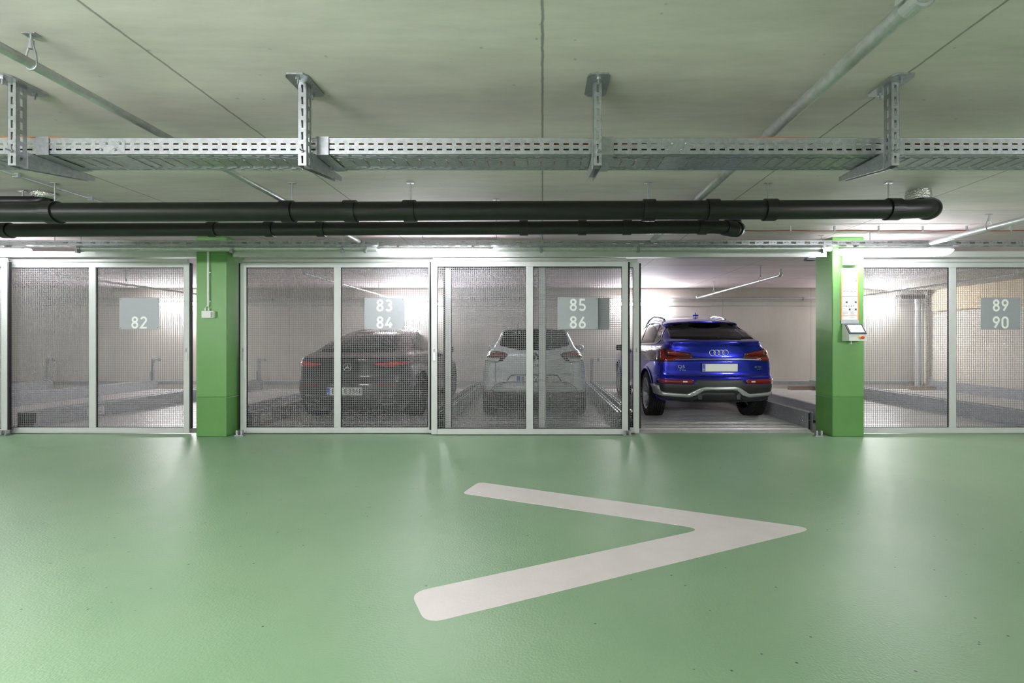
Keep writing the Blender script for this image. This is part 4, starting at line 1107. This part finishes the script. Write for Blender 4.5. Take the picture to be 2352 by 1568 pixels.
# ---- blue SUV coupe -------------------------------------------------
QY = 7.1
zs = sorted(set([round(v, 4) for v in frange(0.27, 1.685, 65)] + [1.205, 1.215, 1.225, 1.235, 1.50, 1.511, 1.518, 1.526, 1.534, 1.545, 0.60, 0.61, 0.62, 0.70, 0.71, 1.67, 1.678, 1.682]))
Q = Car((2.615, QY, DZ), 'shiny blue SUV coupe in the bay whose gate is open', M_pblue,
        rear=[(0.27, 0.34), (0.305, 0.13), (0.36, 0.06), (0.44, 0.035), (0.54, 0.0), (0.62, 0.0), (0.68, 0.015), (0.705, 0.045), (0.76, 0.055), (0.93, 0.045), (0.955, 0.07), (1.03, 0.075), (1.14, 0.05), (1.195, 0.02), (1.21, 0.03), (1.235, 0.12), (1.26, 0.22), (1.38, 0.46), (1.50, 0.70), (1.511, 0.69), (1.518, 0.635), (1.534, 0.635), (1.558, 0.74), (1.61, 1.02), (1.655, 1.5), (1.685, 1.95)],
        front=[(0.27, 4.4), (0.35, 4.6), (0.6, 4.69), (0.8, 4.62), (0.95, 4.35), (1.0, 3.9), (1.04, 3.55), (1.1, 3.4), (1.3, 3.0), (1.5, 2.6), (1.6, 2.42), (1.685, 2.2)],
        width=[(0.27, 0.80), (0.34, 0.90), (0.5, 0.940), (0.75, 0.945), (0.92, 0.935), (1.02, 0.915), (1.09, 0.875), (1.13, 0.82), (1.17, 0.785), (1.3, 0.735), (1.45, 0.675), (1.55, 0.63), (1.62, 0.58), (1.66, 0.52), (1.685, 0.40)],
        zs=zs, bow=[(0.27, 0.12), (0.6, 0.12), (0.75, 0.10), (1.2, 0.13), (1.3, 0.10), (1.66, 0.12)], rcx=[(0.27, 0.15), (0.6, 0.15), (0.9, 0.16), (1.15, 0.16), (1.25, 0.12), (1.66, 0.14)],
        rcy=[(0.27, 0.3), (0.6, 0.30), (1.0, 0.30), (1.2, 0.30), (1.3, 0.2), (1.66, 0.25)], axles=(0.84, 3.66), tyre_r=0.365, tyre_w=0.25, track=0.925, taper=0.05)
q = Q
Q.wheels()
gl = rounded([(-0.655, 1.255), (-0.56, 1.508), (0.56, 1.508), (0.655, 1.255), (0.3, 1.24), (-0.3, 1.24)], [0.04, 0.06, 0.06, 0.04, 0.3, 0.3])
Q.patch('rear_window', [gl], M_glass, off=0.003, grid=0.05)
Q.patch('brake_light', [[(-0.2, 1.496), (0.2, 1.496), (0.2, 1.506), (-0.2, 1.506)]], M_taild, off=0.004)
Q.strip('spoiler_underside', [(-0.56, 1.5135), (0.56, 1.5135)], 0.0075, M_black, off=0.004)
wp = Q.strip('wiper', [(0.02, 1.262), (0.10, 1.275), (0.40, 1.258)], 0.02, M_black, off=0.018, thick=0.0)
for sd in (-1, 1):
    t = lambda poly: [(sd * a, b) for a, b in (poly if sd > 0 else poly)]
    lamp = [(0.372, 0.965), (0.392, 1.035), (0.62, 1.075), (0.80, 1.125), (0.90, 1.125), (0.915, 0.905), (0.66, 0.905), (0.64, 0.925), (0.58, 0.958)]
    lp = rounded(t(lamp), 0.015, 3)
    tl = Q.patch('tail_lamp', [lp], M_taild, off=0.006, grid=0.025)
    lam = rounded(t([(0.385, 0.963), (0.395, 0.988), (0.63, 0.985), (0.76, 0.975), (0.775, 1.09), (0.80, 1.108), (0.83, 0.93), (0.66, 0.93), (0.62, 0.952)]), 0.008, 2)
    Q.patch('lamp_segment', [lam], M_tail, off=0.009, thick=0.0, grid=0.025, parent=tl)
    lam = rounded(t([(0.42, 1.01), (0.43, 1.028), (0.62, 1.06), (0.735, 1.085), (0.73, 1.01)]), 0.006, 2)
    Q.patch('lamp_segment', [lam], M_tail, off=0.008, thick=0.0, grid=0.025, parent=tl)
    rf = rounded(t([(0.375, 0.648), (0.405, 0.588), (0.80, 0.588), (0.86, 0.62), (0.875, 0.65)]), 0.012, 3)
    rr = Q.patch('reflector', [rf], M_tail, off=0.010, grid=0.028)
    Q.patch('reversing_lens', [rounded(t([(0.47, 0.605), (0.47, 0.628), (0.535, 0.628), (0.535, 0.605)]), 0.006, 2)], M_clear, off=0.0125, thick=0.0, parent=rr)
    # side glass with a bright frame
    ax = 'right' if sd > 0 else 'left'
    sg = rounded([(0.60, 1.25), (0.74, 1.38), (1.08, 1.52), (1.6, 1.56), (2.15, 1.545), (2.75, 1.36), (3.15, 1.17), (2.0, 1.155), (1.0, 1.17), (0.72, 1.19)], [0.04, 0.1, 0.15, 0.2, 0.1, 0.05, 0.03, 0.2, 0.1, 0.05])
    sw = Q.patch('side_window', [sg], M_glass2, axis=ax, off=0.003, grid=0.08)
    Q.strip('window_trim', sg, 0.026, M_chrome, axis=ax, off=0.009, thick=0.0, parent=sw, closed=True)
    for a in (1.02, 1.95): Q.strip('window_pillar', [(a - 0.08, 1.17), (a + 0.1, 1.545)], 0.07, M_black, axis=ax, off=0.005, thick=0.0, parent=sw)
    # wheel arch lip
    for ya in Q.axles:
        R = Q.tr + 0.062
        Q.strip('arch_trim', [(ya + R * math.cos(a), Q.tr + R * math.sin(a)) for a in frange(-0.1, PI + 0.1, 26)], 0.04, M_pblue, axis=ax, off=0.012, thick=0.01)
    rl = []
    for i in range(19):
        t = i / 18; xr, yr = sd * (0.525 + 0.03 * math.sin(PI * t)), 1.20 + 1.75 * t
        h, _n = Q.hit(xr, yr, 'top'); rl.append(h + Vector((0, 0, 0.010 + 0.050 * math.sin(PI * t) ** 0.5)) + Q.loc)
    MB().tube(rl, 0.019, 10).build('roof_rail', M_chrome, Q.root)
    mr_ = MB(); c = Q.loc + Vector((sd * 0.97, 3.05, 1.08)); mr_.lathe([(-0.11, 0.0), (-0.09, 0.05), (0, 0.075), (0.09, 0.06), (0.12, 0)], c, 'x', 16); mr_.build('door_mirror', M_plasd, Q.root)
Q.strip('chrome_strip', [(-0.63, 0.935), (-0.3, 0.944), (0, 0.946), (0.3, 0.944), (0.63, 0.935)], 0.02, M_chrome, off=0.011, thick=0.0)
Q.strip('panel_gap', [(-0.80, 0.90), (-0.795, 0.80), (-0.76, 0.74), (-0.66, 0.712), (0, 0.705), (0.66, 0.712), (0.76, 0.74), (0.795, 0.80), (0.80, 0.90)], 0.008, M_seam)
# lower bumper: dark cladding, silver diffuser frame
Q.patch('bumper_cladding', [rounded([(-0.90, 0.585), (-0.38, 0.585), (-0.34, 0.652), (0.34, 0.652), (0.38, 0.585), (0.90, 0.585), (0.90, 0.38), (0.5, 0.305), (-0.5, 0.305), (-0.90, 0.38)], 0.01, 2)], M_plasg, off=0.007, grid=0.028)
sil = [(-0.90, 0.56), (-0.85, 0.56), (-0.83, 0.475), (-0.79, 0.455), (-0.46, 0.435), (-0.30, 0.525), (-0.22, 0.545), (0.22, 0.545), (0.30, 0.525), (0.46, 0.435), (0.79, 0.455), (0.90, 0.475),
       (0.90, 0.425), (0.80, 0.405), (0.44, 0.388), (0.34, 0.425), (0.25, 0.495), (0.18, 0.505), (-0.18, 0.505), (-0.25, 0.495), (-0.34, 0.425), (-0.44, 0.388), (-0.80, 0.405), (-0.88, 0.425)]
Q.patch('diffuser_frame', [rounded(sil, 0.012, 2)], M_silver, off=0.026, thick=0.005, grid=0.03)
Q.patch('diffuser_insert', [rounded([(-0.40, 0.33), (-0.30, 0.41), (-0.22, 0.465), (0.22, 0.465), (0.30, 0.41), (0.40, 0.33)], 0.02, 3)], M_plasd, off=0.012, thick=0.0, grid=0.04)
for sd in (-1, 1):
    p, n = Q.hit(sd * 0.285, 0.40, 'rear'); p = p + Q.loc
    MB().prism([(p.x - 0.035, p.y - 0.02, p.z + 0.05), (p.x + 0.035, p.y - 0.02, p.z + 0.05), (p.x + 0.026, p.y - 0.02, p.z - 0.045), (p.x - 0.026, p.y - 0.02, p.z - 0.045)], (0, 0.03, 0)).build('tow_cover', M_plasg, Q.root)
Q.plate(0.005, 0.825, 0.52, 0.112, 0.02, [])
p, n = Q.hit(0.0, 1.045, 'rear'); rg = MB(); R = 0.043
for i in range(4):
    cx_ = (i - 1.5) * 0.064
    h, nn = Q.hit(cx_, 1.045, 'rear')
    rg.tube([h + Q.loc + Vector((R * math.cos(a), -0.008 - 0.0, R * 0.94 * math.sin(a))) for a in frange(0, 2 * PI, 28)], 0.0062, 8, cap=False)
rg.build('ring_emblem', M_chrome, Q.root)
def badge(car, s_, x, z, size, m, w=None):
    h, n = car.hit(x, z, 'rear'); q = w or 0.1
    ya, yb = car.hit(x - q / 2, z, 'rear')[0].y, car.hit(x + q / 2, z, 'rear')[0].y
    o = text('badge', s_, size, m, car.root, (0, 0, 0), depth=0.003, width=w)
    org = ORG[car.root.name]; R = Matrix.Rotation(math.atan2(yb - ya, q), 4, 'Z')
    for v in o.data.vertices: v.co = R @ (v.co + org) + Vector((h.x, min(h.y, (ya + yb) / 2) - 0.004, h.z)) + car.loc - org
badge(Q, 'Q5', -0.545, 0.835, 0.062, M_chrome, 0.10)
badge(Q, 'S line', -0.525, 0.785, 0.036, M_chrome, 0.09)
badge(Q, '40 TDI', 0.60, 0.83, 0.044, M_chrome, 0.115)
badge(Q, 'quattro', 0.625, 0.80, 0.022, M_chrome, 0.075)
fin = Q.loc + Vector((0, 1.13, 1.618))
MB().prism([fin + Vector((-0.008, 0.0, 0)), fin + Vector((-0.008, 0.17, 0)), fin + Vector((-0.004, 0.06, 0.085)), fin + Vector((-0.004, 0.03, 0.085))], (0.012, 0, 0)).build('roof_antenna', M_pblue, Q.root)
MB().tube([fin + Vector((-0.045, 0.03, 0.036)), fin + Vector((0.045, 0.03, 0.036))], [0.014, 0.014], 10).build('antenna_foot', M_pblue, Q.root)

# ---- white estate ---------------------------------------------------
RY = 7.35
zs = sorted(set([round(v, 4) for v in frange(0.14, 1.465, 60)] + [0.43, 0.44, 0.63, 0.64, 0.65, 1.40, 1.405, 1.415, 1.42, 1.455, 1.46]))
R_ = Car((-0.13, RY, DZ), 'white estate car behind the 85 86 gate', M_pwhite,
         rear=[(0.14, 0.34), (0.17, 0.17), (0.23, 0.10), (0.30, 0.06), (0.42, 0.03), (0.47, 0.0), (0.56, 0.01), (0.60, 0.05), (0.66, 0.07), (0.85, 0.07), (0.97, 0.09), (1.06, 0.13), (1.12, 0.19), (1.39, 0.43), (1.40, 0.41), (1.41, 0.35), (1.42, 0.36), (1.44, 0.6), (1.465, 1.5)],
         front=[(0.2, 4.0), (0.3, 4.2), (0.55, 4.26), (0.7, 4.2), (0.85, 3.9), (0.93, 3.5), (0.98, 3.2), (1.2, 2.8), (1.35, 2.5), (1.465, 2.2)],
         width=[(0.14, 0.76), (0.18, 0.80), (0.30, 0.83), (0.45, 0.86), (0.70, 0.866), (0.85, 0.845), (0.98, 0.805), (1.06, 0.755), (1.12, 0.69), (1.2, 0.655), (1.35, 0.60), (1.42, 0.56), (1.45, 0.50), (1.465, 0.42)],
         zs=zs, bow=[(0.2, 0.10), (0.6, 0.11), (1.0, 0.10), (1.465, 0.07)], rcx=[(0.2, 0.15), (0.6, 0.17), (1.0, 0.17), (1.15, 0.10), (1.465, 0.10)], rcy=[(0.2, 0.28), (0.8, 0.32), (1.1, 0.2), (1.465, 0.18)],
         axles=(0.80, 3.40), tyre_r=0.31, tyre_w=0.20, track=0.84, taper=0.05, cz=(1.15, 1.4))
R_.wheels(twin=False)
R_.patch('rear_window', [rounded([(-0.555, 1.15), (-0.52, 1.36), (-0.40, 1.392), (0.40, 1.392), (0.52, 1.36), (0.555, 1.15), (0.25, 1.075), (-0.25, 1.075)], [0.03, 0.08, 0.15, 0.15, 0.08, 0.03, 0.25, 0.25])], M_glass, off=0.003, grid=0.05)
R_.patch('brake_light', [[(-0.13, 1.398), (0.13, 1.398), (0.13, 1.408), (-0.13, 1.408)]], M_taild, off=0.004)
for sd in (-1, 1):
    t = lambda poly: [(sd * a, b) for a, b in poly]
    tl = R_.patch('tail_lamp', [rounded(t([(0.40, 1.01), (0.47, 1.045), (0.58, 1.06), (0.70, 1.05), (0.80, 0.93), (0.80, 0.895), (0.56, 0.885), (0.48, 0.91)]), [0.01, 0.08, 0.08, 0.06, 0.02, 0.02, 0.06, 0.05], 4)], M_taild, off=0.006, grid=0.025)
    R_.patch('lamp_segment', [rounded(t([(0.45, 1.0), (0.52, 1.03), (0.60, 1.045), (0.69, 1.035), (0.75, 0.975), (0.47, 0.965)]), 0.02, 3)], M_tail, off=0.008, thick=0.0, grid=0.025, parent=tl)
    R_.patch('lamp_segment', [rounded(t([(0.52, 0.95), (0.76, 0.95), (0.78, 0.905), (0.56, 0.90)]), 0.012, 2)], M_clear, off=0.008, thick=0.0, grid=0.025, parent=tl)
    R_.strip('panel_gap', t([(0.60, 0.88), (0.605, 0.7), (0.60, 0.60)]), 0.007, M_seam)
    R_.patch('reflector', [rounded(t([(0.60, 0.355), (0.60, 0.385), (0.72, 0.395), (0.715, 0.365)]), 0.006, 2)], M_tail, off=0.009, thick=0.0)
    ax = 'right' if sd > 0 else 'left'
    R_.patch('side_window', [rounded([(0.55, 1.16), (0.68, 1.33), (0.9, 1.385), (2.1, 1.385), (2.55, 1.25), (2.95, 1.04), (0.8, 1.09)], 0.05)], M_glass2, axis=ax, off=0.003, grid=0.08)
    c = R_.loc + Vector((sd * 0.87, 2.45, 1.07)); m = MB(); m.lathe([(-0.10, 0.0), (-0.085, 0.05), (0, 0.075), (0.08, 0.06), (0.10, 0)], c, 'x', 16); m.build('door_mirror', M_pwhite, R_.root)
    MB().tube([R_.loc + Vector((sd * 0.53, 0.75 + 1.6 * i / 12, 1.425 + 0.05 * math.sin(PI * i / 12) ** 0.5)) for i in range(13)], 0.014, 8).build('roof_rail', M_silver, R_.root)
R_.strip('panel_gap', [(-0.68, 0.43), (-0.64, 0.50), (-0.55, 0.565), (-0.40, 0.587), (0, 0.592), (0.40, 0.587), (0.55, 0.565), (0.64, 0.50), (0.68, 0.43)], 0.012, M_seam)
R_.patch('bumper_cladding', [rounded([(-0.86, 0.425), (0.86, 0.425), (0.85, 0.19), (0.76, 0.144), (-0.76, 0.144), (-0.85, 0.19)], 0.02, 3)], M_plasd, off=0.006, grid=0.035)
R_.patch('bumper_band', [rounded([(-0.66, 0.428), (-0.60, 0.51), (-0.5, 0.565), (0.5, 0.565), (0.60, 0.51), (0.66, 0.428)], 0.03, 3)], M_silver, off=0.004, thick=0.0, grid=0.05)
R_.strip('plate_recess', [(-0.42, 0.60), (-0.36, 0.685), (-0.28, 0.703), (0.28, 0.703), (0.36, 0.685), (0.42, 0.60)], 0.02, M_plasg, off=0.003)
R_.plate(0.0, 0.63, 0.52, 0.112, 0.012, [('B', -0.17), ('V5', 0.055), ('3', 0.20)], M_pwhite)
h, n = R_.hit(0, 0.965, 'rear'); h = h + R_.loc
m = MB()
do, di = (0.055, 0.075), (0.028, 0.042)
oc = [(0, do[1]), (do[0], 0), (0, -do[1]), (-do[0], 0)]; ic = [(0, di[1]), (di[0], 0), (0, -di[1]), (-di[0], 0)]
for i in range(4):
    j = (i + 1) % 4
    m.prism([(h.x + oc[i][0], h.y - 0.014, h.z + oc[i][1]), (h.x + oc[j][0], h.y - 0.014, h.z + oc[j][1]), (h.x + ic[j][0], h.y - 0.014, h.z + ic[j][1]), (h.x + ic[i][0], h.y - 0.014, h.z + ic[i][1])], (0, 0.014, 0))
m.build('diamond_emblem', M_chrome, R_.root)
MB().lathe([(-0.006, 0), (-0.006, 0.07), (0.0, 0.075)], h, 'y', 24).build('emblem_base', M_plasg, R_.root)
badge(R_, 'CLIO', 0.0, 0.845, 0.05, M_chrome, 0.24)
badge(R_, 'ETECH', 0.52, 0.70, 0.04, M_plasg, 0.12)
MB().tube([R_.loc + Vector((-0.36, 2.2, 1.455)), R_.loc + Vector((-0.34, 2.05, 1.60))], 0.005, 6).build('roof_antenna', M_black, R_.root)

# ---- dark fastback --------------------------------------------------
MY = 7.05
zs = sorted(set([round(v, 4) for v in frange(0.15, 1.51, 62)] + [0.96, 0.965, 0.97, 0.98, 0.99, 1.505]))
D = Car((-2.88, MY, DZ), 'dark plum fastback car behind the 83 84 gate', M_pdark,
        rear=[(0.15, 0.30), (0.18, 0.15), (0.24, 0.09), (0.34, 0.04), (0.46, 0.0), (0.58, 0.0), (0.64, 0.03), (0.70, 0.06), (0.86, 0.04), (0.95, 0.02), (0.97, 0.035), (0.99, 0.10), (1.03, 0.26), (1.2, 0.68), (1.35, 1.12), (1.43, 1.5), (1.49, 1.95), (1.51, 2.2)],
        front=[(0.2, 4.5), (0.3, 4.65), (0.5, 4.72), (0.7, 4.65), (0.85, 4.3), (0.92, 3.8), (0.97, 3.45), (1.2, 3.0), (1.4, 2.65), (1.51, 2.45)],
        width=[(0.15, 0.80), (0.20, 0.84), (0.30, 0.88), (0.5, 0.925), (0.7, 0.93), (0.85, 0.915), (0.95, 0.89), (1.01, 0.84), (1.05, 0.78), (1.2, 0.71), (1.35, 0.625), (1.44, 0.55), (1.49, 0.45), (1.51, 0.34)],
        zs=zs, bow=[(0.2, 0.14), (0.95, 0.15), (1.1, 0.12), (1.51, 0.1)], rcx=[(0.2, 0.22), (0.95, 0.22), (1.05, 0.14), (1.51, 0.12)], rcy=[(0.2, 0.4), (0.95, 0.42), (1.1, 0.22), (1.51, 0.2)],
        axles=(0.92, 3.78), tyre_r=0.345, tyre_w=0.24, track=0.905, taper=0.06, cz=(1.0, 1.4))
D.wheels(rim_mat=M_rimd)
D.patch('rear_window', [rounded([(-0.60, 1.06), (-0.44, 1.375), (0.44, 1.375), (0.60, 1.06), (0.3, 1.045), (-0.3, 1.045)], [0.04, 0.08, 0.08, 0.04, 0.2, 0.2])], M_glass, off=0.003, grid=0.05)
for sd in (-1, 1):
    t = lambda poly: [(sd * a, b) for a, b in poly]
    tl = D.patch('tail_lamp', [rounded(t([(0.375, 0.875), (0.39, 0.90), (0.6, 0.925), (0.845, 0.925), (0.85, 0.865), (0.62, 0.82), (0.42, 0.81)]), 0.015, 3)], M_taild, off=0.005, grid=0.025)
    D.patch('lamp_segment', [rounded(t([(0.39, 0.862), (0.40, 0.885), (0.6, 0.905), (0.83, 0.905), (0.83, 0.872), (0.62, 0.835)]), 0.008, 2)], M_tailb, off=0.008, thick=0.0, grid=0.025, parent=tl)
    D.patch('reflector', [rounded(t([(0.42, 0.555), (0.42, 0.578), (0.68, 0.578), (0.70, 0.56)]), 0.006, 2)], M_tail, off=0.004)
    D.strip('exhaust_trim', rounded(t([(0.42, 0.335), (0.50, 0.35), (0.66, 0.335), (0.69, 0.31), (0.62, 0.28), (0.50, 0.28)]), 0.02, 3), 0.008, M_chrome, off=0.008, thick=0.0, closed=True, step=0.02)
    ax = 'right' if sd > 0 else 'left'
    D.patch('side_window', [rounded([(1.02, 1.10), (1.30, 1.27), (1.75, 1.39), (2.3, 1.40), (2.75, 1.22), (3.2, 1.02), (1.4, 1.04)], 0.06)], M_glass2, axis=ax, off=0.003, grid=0.08)
    c = D.loc + Vector((sd * 0.95, 2.95, 1.04)); m = MB(); m.lathe([(-0.10, 0.0), (-0.085, 0.05), (0, 0.07), (0.08, 0.055), (0.10, 0)], c, 'x', 16); m.build('door_mirror', M_pdark, D.root)
    for ya in D.axles:
        Rr = D.tr + 0.055
        D.strip('arch_trim', [(ya + Rr * math.cos(a), D.tr + Rr * math.sin(a)) for a in frange(0, PI, 22)], 0.025, M_pdark, axis=ax, off=0.01, thick=0.01)
D.strip('panel_gap', [(-0.70, 0.80), (-0.66, 0.68), (-0.55, 0.635), (0, 0.625), (0.55, 0.635), (0.66, 0.68), (0.70, 0.80)], 0.008, M_seam)
D.strip('chrome_strip', [(-0.66, 0.415), (0, 0.41), (0.66, 0.415)], 0.012, M_chrome, off=0.006, thick=0.0)
D.patch('bumper_cladding', [rounded([(-0.80, 0.40), (0.80, 0.40), (0.72, 0.23), (-0.72, 0.23)], 0.03, 3)], M_plasd, off=0.003, grid=0.05)
D.plate(0.0, 0.485, 0.52, 0.112, 0.014, [('B', -0.165), ('E', 0.015), ('336E', 0.155)])
h, n = D.hit(0.02, 0.835, 'rear'); h = h + D.loc; m = MB(); R = 0.056
m.tube([h + Vector((R * math.cos(a), -0.008, R * math.sin(a))) for a in frange(0, 2 * PI, 28)], 0.005, 8, cap=False)
for k in range(3):
    a = PI / 2 + k * 2 * PI / 3; e = Vector((math.cos(a), 0, math.sin(a))); f_ = Vector((-math.sin(a), 0, math.cos(a)))
    b_ = h + Vector((0, -0.007, 0))
    m.prism([b_ + f_ * 0.011, b_ - f_ * 0.011, b_ + e * R * 0.97], (0, -0.005, 0))
m.build('star_emblem', M_chrome, D.root)

# ------------------------------------------------------------------ camera, world, colour
cam = bpy.data.cameras.new('camera'); cam.sensor_width = 36; cam.lens = F / 2352 * 36
cam.shift_x = -(VX - 1176) / 2352; cam.shift_y = -(784 - HY) / 2352
cam.clip_start = 0.05; cam.clip_end = 100
co = bpy.data.objects.new('camera', cam); co.location = (0, 0, CH); co.rotation_euler = (PI / 2, 0, 0); COL.objects.link(co)
SC.camera = co
w = bpy.data.worlds.new('world'); w.use_nodes = True; SC.world = w
w.node_tree.nodes['Background'].inputs[0].default_value = (0.5, 0.5, 0.5, 1); w.node_tree.nodes['Background'].inputs[1].default_value = 0.0
vs = SC.view_settings; SC.display_settings.display_device = 'sRGB'
vs.view_transform = 'Standard'; vs.look = 'None'; vs.gamma = 1.0; vs.exposure = 0.85; vs.use_curve_mapping = False
SC.cycles.max_bounces = 10; SC.cycles.diffuse_bounces = 6; SC.cycles.glossy_bounces = 4
SC.cycles.use_denoising = True; SC.cycles.denoising_prefilter = 'NONE'; SC.cycles.denoising_quality = 'HIGH'; SC.cycles.caustics_reflective = False; SC.cycles.caustics_refractive = False
SC.cycles.sample_clamp_indirect = 12.0
